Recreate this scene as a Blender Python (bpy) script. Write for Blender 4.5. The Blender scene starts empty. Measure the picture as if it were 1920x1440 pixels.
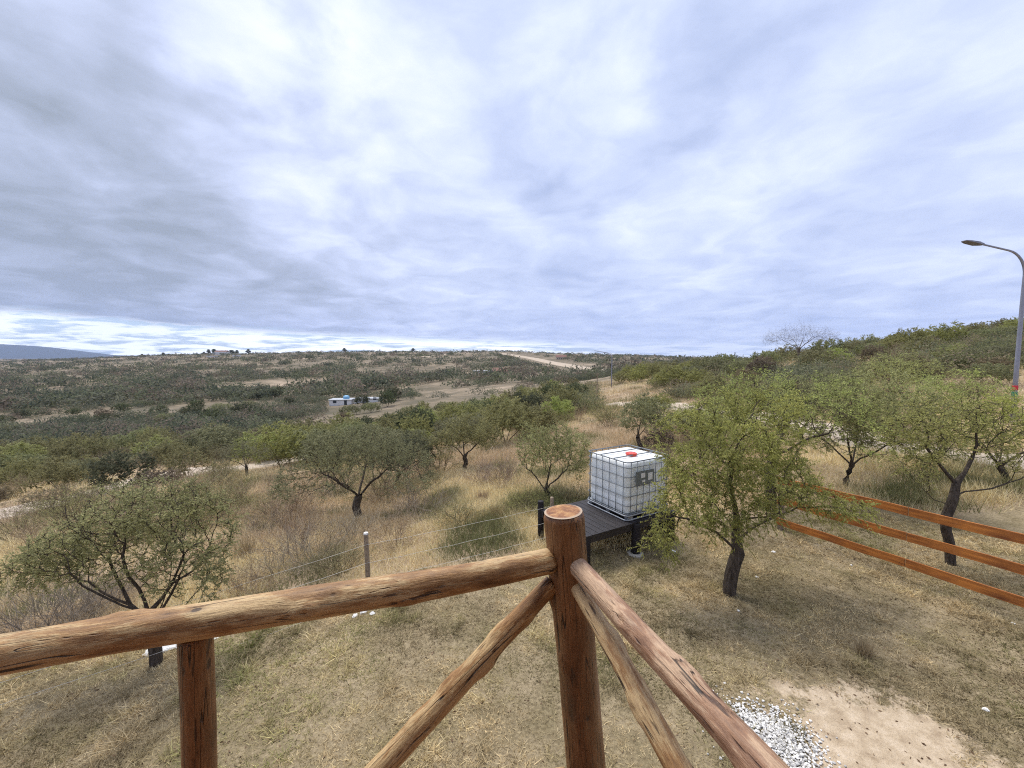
import bpy, math, random
import numpy as np
from mathutils import Vector, Matrix, noise as mnoise

R = math.radians
scene = bpy.context.scene
COL = scene.collection

# ------------------------------------------------------------------ camera
F = 760.0
PITCH = R(3.91)
CAMZ = 3.75
cam_d = bpy.data.cameras.new("camera")
cam = bpy.data.objects.new("camera", cam_d)
COL.objects.link(cam)
cam.location = (0, 0, CAMZ)
cam.rotation_euler = (R(90) - PITCH, 0, 0)
cam_d.sensor_width = 36
cam_d.lens = F / 1920 * 36
cam_d.clip_start = 0.05
cam_d.clip_end = 40000
scene.camera = cam

scene.view_settings.view_transform = 'Standard'
scene.view_settings.look = 'None'
scene.view_settings.exposure = 0.42
scene.view_settings.gamma = 1.0
scene.cycles.max_bounces = 6
scene.cycles.diffuse_bounces = 3
scene.cycles.glossy_bounces = 2
scene.cycles.transmission_bounces = 4
scene.cycles.volume_bounces = 1
scene.cycles.transparent_max_bounces = 6
scene.cycles.use_denoising = False
scene.cycles.filter_width = 1.1
scene.cycles.use_adaptive_sampling = True
scene.cycles.adaptive_threshold = 0.012


def survey(u, v, D):
    """world point seen at photo position (u, v) whose forward distance is D metres"""
    a = (u - 960) / F
    b = (v - 720) / F
    fwd = math.cos(PITCH) - math.sin(PITCH) * b
    up = -math.sin(PITCH) - math.cos(PITCH) * b
    return Vector((a / fwd * D, D, CAMZ + up / fwd * D))


# ------------------------------------------------------------------ node helper
class NT:
    def __init__(s, tree):
        s.t = tree
        s.n = tree.nodes
        s.l = tree.links

    def new(s, typ, **kw):
        nd = s.n.new(typ)
        for k, v in kw.items():
            setattr(nd, k, v)
        return nd

    def set(s, sock, val):
        if hasattr(val, 'is_output'):
            s.l.new(val, sock)
        elif val is not None:
            if sock.type == 'RGBA' and len(val) == 3:
                val = (*val, 1)
            sock.default_value = val

    def math(s, op, a, b=None, c=None, clamp=False):
        nd = s.new('ShaderNodeMath', operation=op, use_clamp=clamp)
        s.set(nd.inputs[0], a)
        if b is not None: s.set(nd.inputs[1], b)
        if c is not None: s.set(nd.inputs[2], c)
        return nd.outputs[0]

    def vmath(s, op, a, b=None):
        nd = s.new('ShaderNodeVectorMath', operation=op)
        s.set(nd.inputs[0], a)
        if b is not None: s.set(nd.inputs[1], b)
        return nd.outputs['Value'] if op in ('DOT_PRODUCT', 'LENGTH') else nd.outputs[0]

    def noise(s, vec, scale, detail=4, rough=.55, dist=0.0, out='Fac'):
        nd = s.new('ShaderNodeTexNoise')
        s.set(nd.inputs['Vector'], vec)
        nd.inputs['Scale'].default_value = scale
        nd.inputs['Detail'].default_value = detail
        nd.inputs['Roughness'].default_value = rough
        nd.inputs['Distortion'].default_value = dist
        return nd.outputs[out]

    def voro(s, vec, scale, feature='F1', out='Distance', rnd=1.0):
        nd = s.new('ShaderNodeTexVoronoi', feature=feature)
        s.set(nd.inputs['Vector'], vec)
        nd.inputs['Scale'].default_value = scale
        nd.inputs['Randomness'].default_value = rnd
        return nd.outputs[out]

    def map(s, vec, loc=(0, 0, 0), rot=(0, 0, 0), sc=(1, 1, 1)):
        nd = s.new('ShaderNodeMapping')
        s.set(nd.inputs['Vector'], vec)
        nd.inputs['Location'].default_value = loc
        nd.inputs['Rotation'].default_value = rot
        nd.inputs['Scale'].default_value = sc
        return nd.outputs[0]

    def rng(s, val, a, b, c=0.0, d=1.0, smooth=False):
        nd = s.new('ShaderNodeMapRange')
        if smooth: nd.interpolation_type = 'SMOOTHSTEP'
        s.set(nd.inputs[0], val)
        for i, q in enumerate((a, b, c, d)):
            nd.inputs[i + 1].default_value = q
        return nd.outputs[0]

    def mix(s, fac, a, b, blend='MIX'):
        nd = s.new('ShaderNodeMix', data_type='RGBA', blend_type=blend)
        s.set(nd.inputs[0], fac)
        s.set(nd.inputs[6], a)
        s.set(nd.inputs[7], b)
        return nd.outputs[2]

    def ramp(s, fac, stops):
        nd = s.new('ShaderNodeValToRGB')
        s.set(nd.inputs[0], fac)
        cr = nd.color_ramp
        while len(cr.elements) < len(stops):
            cr.elements.new(0.5)
        for e, (p, c) in zip(cr.elements, stops):
            e.position = p
            e.color = (*c, 1)
        return nd.outputs[0]

    def bump(s, h, strength=.3, dist=.01):
        nd = s.new('ShaderNodeBump')
        s.set(nd.inputs['Height'], h)
        nd.inputs['Strength'].default_value = strength
        nd.inputs['Distance'].default_value = dist
        return nd.outputs[0]

    def coord(s, out='Object'):
        return s.new('ShaderNodeTexCoord').outputs[out]

    def attr(s, name, out='Color'):
        return s.new('ShaderNodeAttribute', attribute_name=name).outputs[out]


def material(name):
    m = bpy.data.materials.new(name)
    m.use_nodes = True
    nt = NT(m.node_tree)
    b = nt.n['Principled BSDF']
    return m, nt, b


# ------------------------------------------------------------------ sky and sun
SUN_AZ, SUN_EL = R(-35), R(66)
world = bpy.data.worlds.new("World")
scene.world = world
world.use_nodes = True
w = NT(world.node_tree)
bg = w.n['Background']
bg.inputs['Strength'].default_value = 0.1
sky = w.new('ShaderNodeTexSky')
sky.sky_type = 'NISHITA'
sky.sun_disc = False
sky.sun_elevation = SUN_EL
sky.sun_rotation = SUN_AZ
sky.dust_density = 1.5
sky.air_density = 1.2


def build_sky():
    d = w.coord('Generated')
    sx = w.new('ShaderNodeSeparateXYZ')
    w.set(sx.inputs[0], d)
    x, y, z = sx.outputs
    zc = w.math('MAXIMUM', z, 0.0)
    den = w.math('ADD', zc, 0.13)
    cx = w.new('ShaderNodeCombineXYZ')
    w.set(cx.inputs[0], w.math('DIVIDE', x, den))
    w.set(cx.inputs[1], w.math('DIVIDE', y, den))
    p = cx.outputs[0]
    # streets of cloud running away from the balcony
    pr = w.map(p, rot=(0, 0, R(12)))
    warp = w.noise(w.map(pr, sc=(.8, .8, 1)), 1.6, 3, .5, out='Color')
    wv = w.vmath('MULTIPLY', w.vmath('SUBTRACT', warp, (.5, .5, .5)), (.9, .9, 0))
    pw = w.vmath('ADD', pr, wv)
    n1 = w.noise(w.map(pw, loc=(3.1, 1.7, 0), sc=(1.0, .95, 1)), 1.45, 5, .5)
    n2 = w.noise(w.map(pw, loc=(9.3, 4.4, 0), sc=(1.1, 1.0, 1)), 3.1, 6, .52)
    n3 = w.noise(w.map(d, loc=(1.3, 7.4, 0), sc=(1, 1, 1.9)), 6.0, 6, .58, .2)
    f = w.math('ADD', w.math('MULTIPLY', n1, .42), w.math('MULTIPLY', n2, .34))
    f = w.math('ADD', f, w.math('MULTIPLY', n3, .24))
    f = w.math('ADD', w.math('MULTIPLY', w.math('SUBTRACT', f, .5), 1.9), .585)
    # the large bright and dark masses of this sky, as directions
    spots = [(440, 40, 4.5, .3), (425, 160, 4, .25), (430, 250, 4.5, .42), (490, 370, 4.5, .28), (545, 430, 3.5, .2), (630, 40, 5, .3), (130, 150, 4.5, .2), (60, 60, 9, .14),
             (280, 278, 3.5, .34), (270, 435, 3.5, .16), (800, 320, 5, .14), (640, 350, 5, .12), (790, 550, 6, .14), (850, 120, 15, .12),
             (1400, 120, 5, .16), (1120, 180, 6, .10), (1270, 400, 8, .16), (1600, 440, 10, .13), (1850, 250, 10, .12), (1650, 90, 10, .06),
             (170, 410, 13, -.34), (20, 330, 9, -.2), (60, 520, 12, -.26), (430, 540, 13, -.26), (200, 190, 8, -.16), (360, 230, 4, -.22), (425, 185, 2, -.22),
             (1440, 15, 4, -.28), (1340, 90, 4, -.28), (1285, 150, 3.5, -.28), (1250, 220, 3.5, -.26), (1165, 85, 3.5, -.24), (1050, 320, 5, -.26), (1045, 385, 3, -.16),
             (710, 290, 3.5, -.22), (560, 310, 4, -.22), (583, 5, 2.5, -.45), (880, 250, 6, -.10), (1700, 180, 8, -.12), (1500, 300, 8, -.08),
             (900, 585, 13, -.22), (1300, 590, 14, -.2), (1750, 560, 12, -.18)]
    dn = w.noise(w.vmath('MULTIPLY', d, (1, 1, 1.6)), 5.5, 5, .6, out='Color')
    dw = w.vmath('NORMALIZE', w.vmath('ADD', d, w.vmath('MULTIPLY', w.vmath('SUBTRACT', dn, (.5, .5, .5)), (.20, .20, .16))))
    for (u, v, rad, amp) in spots:
        q = (survey(u, v, 1.0) - Vector((0, 0, CAMZ))).normalized()
        dp = w.vmath('DOT_PRODUCT', dw, tuple(q))
        g = w.rng(dp, math.cos(R(rad * 1.9)), 1.0, 0, amp * (.5 if amp > 0 else (.55 if u > 500 and v < 480 else .5)), smooth=True)
        f = w.math('ADD', f, g)
    # elevation weights
    veil = w.ramp(f, [(.05, (2.8, 3.2, 3.9)), (.30, (3.85, 4.35, 5.6)), (.54, (5.15, 5.75, 7.6)), (.74, (6.5, 7.1, 8.8)), (1.0, (8.1, 8.45, 9.1))])
    veil2 = w.ramp(f, [(.05, (3.3, 4.0, 6.0)), (.30, (4.2, 4.9, 6.9)), (.54, (5.3, 6.0, 8.0)), (.74, (6.5, 7.15, 8.8)), (1.0, (8.1, 8.45, 9.1))])
    hue = w.rng(w.vmath('DOT_PRODUCT', d, (.75, .55, .36)), .15, .75, 0, 1, smooth=True)
    veil = w.mix(hue, veil, veil2)
    # thin bright band of broken cloud low in the west (left)
    bx = w.new('ShaderNodeCombineXYZ')
    azl = w.math('DIVIDE', x, w.math('MAXIMUM', y, .05))
    w.set(bx.inputs[0], w.math('MULTIPLY', azl, 3.0))
    w.set(bx.inputs[1], w.math('MULTIPLY', z, 42))
    bn = w.noise(bx.outputs[0], 2.2, 6, .6, .25)
    band_el = w.math('ADD', z, w.math('MULTIPLY', w.math('SUBTRACT', bn, .5), .035))
    top = w.rng(azl, -1.2, .15, .070, .030)          # the band narrows to the right
    m = w.math('SUBTRACT', top, band_el)
    band = w.rng(m, -.012, .010, 0, 1, smooth=True)
    band = w.math('MULTIPLY', band, w.rng(azl, -.05, .35, 1, .25, smooth=True))
    white = w.rng(bn, .40, .54, 0, 1, smooth=True)
    skyb = w.mix(.5, sky.outputs[0], (4.6, 7.2, 10.5))
    bandc = w.mix(white, skyb, (11.3, 11.8, 12.6))
    c = w.mix(band, veil, bandc)
    # under the horizon: plain ground tone
    low = w.rng(z, -.05, -.01, 0, 1)
    c = w.mix(low, (2.0, 1.8, 1.4), c)
    w.set(bg.inputs['Color'], c)


build_sky()

sun_d = bpy.data.lights.new("sun", 'SUN')
sun = bpy.data.objects.new("sun", sun_d)
COL.objects.link(sun)
sun_d.energy = 2.7
sun_d.angle = R(26)
sun_d.color = (1.0, .94, .84)
sd = Vector((math.sin(SUN_AZ) * math.cos(SUN_EL), math.cos(SUN_AZ) * math.cos(SUN_EL), math.sin(SUN_EL)))
sun.rotation_euler = (-sd).to_track_quat('-Z', 'Y').to_euler()


# ------------------------------------------------------------------ object helpers
def tag(o, label=None, cat=None, group=None, kind=None):
    if label: o['label'] = label
    if cat: o['category'] = cat
    if group: o['group'] = group
    if kind: o['kind'] = kind
    return o


def empty(name, loc=(0, 0, 0), rz=0.0):
    o = bpy.data.objects.new(name, None)
    o.location = loc
    o.rotation_euler = (0, 0, rz)
    o.empty_display_size = .2
    COL.objects.link(o)
    return o


def link(name, mesh, parent=None):
    o = bpy.data.objects.new(name, mesh)
    COL.objects.link(o)
    if parent is not None: o.parent = parent
    return o


def mesh_np(name, verts, faces, mats, color=None, smooth=True, matidx=None):
    """verts (n,3); faces a list of (k, m) index arrays; color per-vertex (n,3)"""
    me = bpy.data.meshes.new(name)
    verts = np.asarray(verts, dtype=np.float32)
    faces = [np.asarray(f, dtype=np.int32) for f in faces if len(f)]
    me.vertices.add(len(verts))
    me.vertices.foreach_set('co', verts.ravel())
    loops = np.concatenate([f.ravel() for f in faces])
    tot = np.concatenate([np.full(len(f), f.shape[1], np.int32) for f in faces])
    start = np.concatenate([[0], np.cumsum(tot)[:-1]]).astype(np.int32)
    me.loops.add(len(loops))
    me.loops.foreach_set('vertex_index', loops)
    me.polygons.add(len(tot))
    me.polygons.foreach_set('loop_start', start)
    me.polygons.foreach_set('loop_total', tot)
    me.polygons.foreach_set('use_smooth', np.full(len(tot), smooth, dtype=bool))
    if matidx is not None:
        me.polygons.foreach_set('material_index', np.asarray(matidx, np.int32))
    me.update(calc_edges=True)
    if color is not None:
        a = me.attributes.new('tint', 'FLOAT_COLOR', 'POINT')
        c = np.ones((len(verts), 4), np.float32)
        c[:, :3] = color
        a.data.foreach_set('color', c.ravel())
    for m in (mats if isinstance(mats, (list, tuple)) else [mats]):
        me.materials.append(m)
    return me


class MB:
    """collects boxes, tubes and sweeps into ONE mesh"""
    def __init__(s):
        s.v, s.f = [], []

    def add(s, vs, fs):
        o = len(s.v)
        s.v += [tuple(q) for q in vs]
        s.f += [tuple(i + o for i in f) for f in fs]

    def box(s, c, sz, mat=None, taper=1.0):
        hx, hy, hz = sz[0] / 2, sz[1] / 2, sz[2] / 2
        vs = [Vector((sx * hx * (taper if sz_ > 0 else 1), sy * hy * (taper if sz_ > 0 else 1), sz_ * hz))
              for sz_ in (-1, 1) for (sx, sy) in ((-1, -1), (1, -1), (1, 1), (-1, 1))]
        if mat is not None: vs = [mat @ q for q in vs]
        vs = [q + Vector(c) for q in vs]
        s.add(vs, [(3, 2, 1, 0), (4, 5, 6, 7), (0, 1, 5, 4), (1, 2, 6, 5), (2, 3, 7, 6), (3, 0, 4, 7)])

    def beam(s, a, b, wd, ht):
        a, b = Vector(a), Vector(b)
        d = b - a
        q = d.to_track_quat('X', 'Z').to_matrix()
        s.box((a + b) / 2, (d.length, wd, ht), q)

    def tube(s, pts, rad, seg=8, cap=True, closed=False):
        pts = [Vector(p) for p in pts]
        n = len(pts)
        rs = rad if isinstance(rad, (list, tuple)) else [rad] * n
        vs, fs = [], []
        prev = None
        for i, p in enumerate(pts):
            if closed:
                d = (pts[(i + 1) % n] - pts[i - 1]).normalized()
            else:
                d = (pts[min(i + 1, n - 1)] - pts[max(i - 1, 0)]).normalized()
            if prev is None:
                h = Vector((0, 0, 1)) if abs(d.z) < .9 else Vector((1, 0, 0))
                e1 = d.cross(h).normalized()
            else:
                e1 = (prev - d * prev.dot(d)).normalized()
            prev = e1
            e2 = d.cross(e1)
            for k in range(seg):
                a = 2 * math.pi * k / seg
                vs.append(p + (e1 * math.cos(a) + e2 * math.sin(a)) * rs[i])
        m = n if closed else n - 1
        for i in range(m):
            j = (i + 1) % n
            for k in range(seg):
                k2 = (k + 1) % seg
                fs.append((i * seg + k, i * seg + k2, j * seg + k2, j * seg + k))
        if cap and not closed:
            fs.append(tuple(range(seg))[::-1])
            fs.append(tuple((n - 1) * seg + k for k in range(seg)))
        s.add(vs, fs)

    def build(s, name, mat, parent=None, smooth=False, bevel=0.0):
        me = bpy.data.meshes.new(name)
        me.from_pydata(s.v, [], s.f)
        me.materials.append(mat)
        if smooth:
            for p in me.polygons: p.use_smooth = True
        me.update()
        o = link(name, me, parent)
        if bevel:
            b = o.modifiers.new('bevel', 'BEVEL')
            b.width = bevel
            b.segments = 2
        return o


# ------------------------------------------------------------------ terrain
H0 = 668.0
cols = {
    -180: [(1, 0), (30, 0), (100, 0), (1000, 0), (20000, 0)],
    -100: [(1, -.05), (5, -.5), (30, -5), (100, -12), (1000, -16), (20000, -16)],
}


def colz(u, lst):
    az = math.atan((u - 960) / F)
    cols[math.degrees(az)] = [(1, lst[0][1] * .5)] + [(D / math.cos(az), z) for D, z in lst]


colz(0, [(3, -.3), (4.8, -.58), (8, -1.35), (14, -2.7), (20, -4), (30, -5.6), (45, -8), (65, -12), (90, -15.5), (130, -19), (200, -21), (350, -22), (700, -18), (1500, -16), (3000, -20), (15000, -60)])
colz(320, [(3, -.15), (5.5, -.4), (8, -.85), (12, -1.7), (18, -2.6), (25, -3.5), (35, -5.2), (50, -8), (70, -11.5), (100, -14.5), (150, -17), (250, -17), (450, -12), (800, -2), (1300, 8), (1800, 4), (3000, -10), (15000, -60)])
colz(640, [(3, 0), (6, -.05), (9, -.5), (12, -1.2), (16, -1.9), (22, -2.7), (30, -3.8), (40, -5.5), (60, -8.5), (90, -11.5), (150, -14), (250, -15), (450, -7), (800, 5), (1300, 17), (1800, 12), (3000, 0), (15000, -60)])
colz(960, [(3, 0), (7, .08), (10, -.15), (14, -.7), (20, -1.2), (30, -1.9), (45, -2.8), (70, -4.4), (100, -6), (160, -8.5), (260, -8.5), (450, -2), (800, 8), (1300, 17), (2000, 12), (3000, 0), (15000, -60)])
colz(1240, [(3, 0), (7, 0), (10, .05), (15, -.1), (22, -.2), (32, -.05), (45, .2), (70, .6), (100, .4), (150, -1.5), (250, -6), (450, -6), (900, -2), (1500, 2), (3000, -5), (15000, -60)])
colz(1500, [(3, 0), (7, .05), (9, .2), (12, .5), (18, .95), (26, 1.4), (36, 2.2), (50, 3.2), (70, 3.6), (100, 3), (200, -3), (600, -6), (3000, -10), (15000, -60)])
colz(1750, [(3, 0), (6, 0), (8, .3), (10, .6), (13, 1.0), (18, 1.7), (26, 2.7), (40, 4.4), (60, 5.8), (90, 5.4), (200, 1), (3000, -5), (15000, -60)])
colz(1920, [(3, 0), (5.5, .05), (8, .4), (10, .75), (14, 1.3), (20, 2.3), (30, 4.0), (45, 6.3), (60, 7.6), (100, 7), (300, 2), (3000, -5), (15000, -60)])
cols[75] = [(1, 0), (5, .1), (10, .6), (20, 1.6), (60, 6), (120, 7), (400, 2), (20000, -60)]
cols[110] = [(1, 0), (5, .1), (20, 1), (60, 4), (120, 5), (400, 2), (20000, -60)]
cols[180] = cols[-180]
LR = np.linspace(math.log(.5), math.log(20000), 420)
azs = sorted(cols)
tab = np.array([np.interp(LR, [math.log(r) for r, _ in cols[a]], [z for _, z in cols[a]]) for a in azs])
AZ = np.linspace(-180, 180, 721)
tab = np.array([np.interp(AZ, azs, tab[:, k]) for k in range(len(LR))]).T      # (az, r)


def smooth1(a, n, axis, wrap=False):
    k = np.exp(-np.linspace(-2, 2, 2 * n + 1) ** 2)
    k /= k.sum()
    pad = [(0, 0), (0, 0)]
    pad[axis] = (n, n)
    b = np.pad(a, pad, mode='wrap' if wrap else 'edge')
    return np.apply_along_axis(lambda q: np.convolve(q, k, 'valid'), axis, b)


tab = smooth1(tab, 9, 1)
tab = smooth1(tab, 10, 0, True)


def vnoise(x, y, seed=0):
    """cheap smooth value noise, vectorised, range 0..1"""
    x = np.asarray(x, float) + seed * 17.13
    y = np.asarray(y, float) - seed * 9.71
    xi, yi = np.floor(x).astype(np.int64), np.floor(y).astype(np.int64)
    fx, fy = x - xi, y - yi
    fx, fy = fx * fx * (3 - 2 * fx), fy * fy * (3 - 2 * fy)

    def h(a, b):
        n = (a * 374761393 + b * 668265263 + seed * 1442695041) & 0xffffffff
        n = ((n ^ (n >> 13)) * 1274126177) & 0xffffffff
        return ((n ^ (n >> 16)) & 0xffff) / 65535.0
    return (h(xi, yi) * (1 - fx) * (1 - fy) + h(xi + 1, yi) * fx * (1 - fy)
            + h(xi, yi + 1) * (1 - fx) * fy + h(xi + 1, yi + 1) * fx * fy)


def fbm(x, y, seed=0, oct=4):
    s, a, t = 0, 1, 0
    for k in range(oct):
        s = s + a * vnoise(np.asarray(x) * 2 ** k, np.asarray(y) * 2 ** k, seed + k)
        t += a
        a *= .5
    return s / t


def gz(x, y):
    x, y = np.asarray(x, float), np.asarray(y, float)
    r = np.hypot(x, y)
    az = np.degrees(np.arctan2(x, y))
    ia = np.clip((az + 180) * 2, 0, 719.999)
    ir = np.clip((np.log(np.maximum(r, .5)) - LR[0]) / (LR[1] - LR[0]), 0, len(LR) - 1.001)
    a0, r0 = ia.astype(int), ir.astype(int)
    fa, fr = ia - a0, ir - r0
    z = (tab[a0, r0] * (1 - fa) * (1 - fr) + tab[a0 + 1, r0] * fa * (1 - fr)
         + tab[a0, r0 + 1] * (1 - fa) * fr + tab[a0 + 1, r0 + 1] * fa * fr)
    lawn = np.clip((r - 7) / 6, 0, 1)
    z = z + (fbm(x / 2.2, y / 2.2, 5, 3) - .5) * (.05 + .3 * lawn)
    z = z + (fbm(x / 14, y / 14, 6, 2) - .5) * 1.0 * np.clip((r - 18) / 20, 0, 1)
    z = z + (fbm(x / 90, y / 90, 8, 3) - .5) * 9 * np.clip((r - 110) / 250, 0, 1)
    return z


FAR_KEYS = [survey(u, v, D) for u, v, D in ((1152, 697.5, 280), (1096, 691.5, 360), (1063, 685.5, 430), (1031, 679.5, 530), (1000, 672.5, 680), (944, 663.5, 940))]
_gz_base = gz


def gz(x, y):
    # the far road runs on an even graded slope
    x, y = np.asarray(x, float), np.asarray(y, float)
    z = np.array(_gz_base(x, y), float)
    best = np.full(z.shape, 1e9)
    zr = np.zeros(z.shape)
    for a, b in zip(FAR_KEYS[:-1], FAR_KEYS[1:]):
        dx, dy = b.x - a.x, b.y - a.y
        t = np.clip(((x - a.x) * dx + (y - a.y) * dy) / (dx * dx + dy * dy), 0, 1)
        d = np.hypot(x - a.x - t * dx, y - a.y - t * dy)
        m = d < best
        zr = np.where(m, a.z + (b.z - a.z) * t, zr)
        best = np.where(m, d, best)
    w_ = np.clip(1.6 - best / 45, 0, 1)
    w_ = w_ * w_ * (3 - 2 * w_)
    return z * (1 - w_) + zr * w_


def gz1(x, y):
    return float(gz(np.array([x]), np.array([y]))[0])


def px_xy(u, D):
    return (u - 960) / F * D, D


def dist_poly(x, y, pts):
    d = np.full(np.shape(x), 1e9)
    for (x0, y0), (x1, y1) in zip(pts[:-1], pts[1:]):
        dx, dy = x1 - x0, y1 - y0
        t = np.clip(((x - x0) * dx + (y - y0) * dy) / (dx * dx + dy * dy), 0, 1)
        d = np.minimum(d, np.hypot(x - x0 - t * dx, y - y0 - t * dy))
    return d


# wire fence line, which also bounds the mown lawn
FA, FB, FC = (-9.9, 3.6), (-2.22, 6.0), (.75, 7.4)
# two dirt tracks
TRACK_L = [(-30, 17), (-22, 18.2), (-17.5, 19.5), (-15, 22), (-16, 24.5), (-17.5, 27), (-13, 26.2), (-9, 27.5)]
TRACK_L1 = [(-36, 18.2), (-25, 19.2), (-23, 21), (-22.6, 24), (-21, 26)]
TRACK_L2 = [(-20.5, 24.4), (-17.8, 26), (-16.6, 29), (-14, 31)]
TRACK_R = [(24, 6.5), (17, 9.2), (13.6, 11.2), (12.2, 13.5), (11.9, 18), (11.8, 24), (12.1, 31), (9.5, 38)]
GRAV_C = (2.55, 3.85)
SAND_C = (3.85, 3.95)


def masks(x, y):
    x, y = np.asarray(x, float), np.asarray(y, float)
    r = np.hypot(x, y)
    # lawn: near side of the wire fence, before the wild grass
    fx = np.interp(x, [-9.9, -2.22, .75, 3.0, 6.0, 9, 14], [3.6, 6.0, 7.6, 8.6, 9.3, 9.0, 8.5])
    fx = fx + .5 * np.clip((1 - x) / 2, 0, 1) + .75 * np.clip((-2.6 - x) / 1.5, 0, 1)
    lawn = np.clip((fx - y + (fbm(x, y, 21) - .5) * 1.6) / .5, 0, 1)
    sand = np.clip(1.25 - np.hypot((x - 3.5) / .92, (y - 3.45) / .85) + (fbm(x * 2.2, y * 2.2, 31) - .5) * 1.3 + (fbm(x * 8, y * 8, 37) - .5) * .9, 0, 1)
    sand2 = np.clip(1.0 - np.hypot((x + .2) / .5, (y - 2.9) / .4) + (fbm(x * 3, y * 3, 33) - .5) * .8, 0, 1)
    sand = np.clip(np.maximum(sand * 1.5, sand2 * .6), 0, 1)
    n = (fbm(x / 1.5, y / 1.5, 41) - .5)
    track = np.zeros_like(x)
    for pts, wd in ((TRACK_L1, 1.5), (TRACK_L2, 1.2), (TRACK_R, 1.05)):
        d = dist_poly(x, y, pts)
        track = np.maximum(track, np.clip((wd - d + n * 1.0) / .35, 0, 1))
    far = np.clip((r - 55) / 60, 0, 1)
    return lawn, sand, track, far


def build_ground():
    a = np.concatenate([np.linspace(-78, 78, 620), np.linspace(78, 282, 70)[1:-1]])
    na = len(a)
    rr = np.exp(np.concatenate([np.linspace(math.log(.25), math.log(2.2), 12)[:-1], np.linspace(math.log(2.2), math.log(60), 300)[:-1], np.linspace(math.log(60), math.log(12500), 170)]))
    A, RR = np.meshgrid(np.radians(a), rr)
    X, Y = RR * np.sin(A), RR * np.cos(A)
    Z = gz(X.ravel(), Y.ravel())
    v = np.column_stack([X.ravel(), Y.ravel(), Z])
    nr = len(rr)
    i, j = np.meshgrid(np.arange(nr - 1), np.arange(na), indexing='ij')
    i, j = i.ravel(), j.ravel()
    j2 = (j + 1) % na
    q = np.column_stack([i * na + j, i * na + j2, (i + 1) * na + j2, (i + 1) * na + j])[:, ::-1]
    # centre cap
    v = np.vstack([v, [[0, 0, gz1(0, 0)]]])
    c = len(v) - 1
    k = np.arange(na)
    t = np.column_stack([np.full(na, c), (k + 1) % na, k])[:, ::-1]
    lawn, sand, track, far = masks(v[:, 0], v[:, 1])
    me = mesh_np('ground', v, [q, t], MAT['ground'], color=np.column_stack([lawn, sand, track]))
    fa = me.attributes.new('far', 'FLOAT', 'POINT')
    fa.data.foreach_set('value', far.astype(np.float32))
    return tag(link('ground', me), kind='structure')


# ------------------------------------------------------------------ materials
MAT = {}


def mat_ground():
    m, n, b = material('earth_and_dry_grass')
    P = n.coord('Object')
    sep = n.new('ShaderNodeSeparateColor')
    n.set(sep.inputs[0], n.attr('tint'))
    lawn, sand, track = sep.outputs[0], sep.outputs[1], sep.outputs[2]
    far = n.attr('far', 'Fac')
    big = n.noise(P, .55, 5, .6)
    mid = n.noise(P, 3.2, 5, .65)
    fine = n.noise(P, 26, 4, .7)
    vfine = n.noise(n.map(P, sc=(1, 1, 1)), 75, 3, .7)
    lawn_c = n.ramp(n.math('ADD', n.math('MULTIPLY', big, .6), n.math('MULTIPLY', mid, .4)),
                    [(.36, (.16, .14, .075)), (.45, (.27, .22, .13)), (.54, (.42, .34, .22)), (.64, (.58, .47, .31))])
    lawn_c = n.mix(n.rng(fine, .35, .7, 0, 1), n.mix(.55, lawn_c, (.09, .065, .035)), n.mix(.4, lawn_c, (.42, .34, .2)))
    wild_c = n.ramp(n.math('ADD', n.math('MULTIPLY', big, .65), n.math('MULTIPLY', mid, .35)),
                    [(.33, (.22, .165, .11)), (.45, (.36, .27, .18)), (.55, (.50, .39, .26)), (.68, (.62, .51, .34))])
    wild_c = n.mix(n.rng(fine, .3, .75, .0, .7), wild_c, n.mix(.5, wild_c, (.13, .09, .06)))
    fb = n.noise(P, .012, 5, .6)
    fs = n.noise(P, .09, 5, .65)
    far_c = n.ramp(n.math('ADD', n.math('MULTIPLY', fb, .5), n.math('MULTIPLY', fs, .5)),
                   [(.36, (.09, .085, .055)), (.47, (.15, .125, .085)), (.56, (.25, .20, .14)), (.66, (.42, .33, .24))])
    c = n.mix(lawn, wild_c, lawn_c)
    c = n.mix(far, c, far_c)
    sc = n.ramp(n.noise(P, 6, 6, .7), [(.3, (.36, .27, .18)), (.5, (.54, .43, .30)), (.7, (.68, .56, .42))])
    sc = n.mix(n.rng(vfine, .55, .75, 0, .5), sc, (.28, .19, .11))
    sf = n.rng(n.math('ADD', sand, n.math('MULTIPLY', n.math('SUBTRACT', n.math('ADD', n.math('MULTIPLY', mid, .4), n.math('MULTIPLY', fine, .6)), .5), 2.2)), .15, .75, 0, 1, smooth=True)
    c = n.mix(sf, c, sc)
    tc = n.ramp(n.noise(P, 2.5, 6, .7), [(.3, (.40, .32, .24)), (.6, (.60, .51, .41))])
    tf = n.rng(n.math('ADD', track, n.math('MULTIPLY', n.math('SUBTRACT', mid, .5), .7)), .3, .6, 0, 1, smooth=True)
    c = n.mix(tf, c, tc)
    n.set(b.inputs['Base Color'], c)
    b.inputs['Roughness'].default_value = .95
    b.inputs['Specular IOR Level'].default_value = .15
    hgt = n.math('ADD', n.math('MULTIPLY', fine, .6), n.math('MULTIPLY', vfine, .4))
    n.set(b.inputs['Normal'], n.bump(hgt, .9, .03))
    return m


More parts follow.
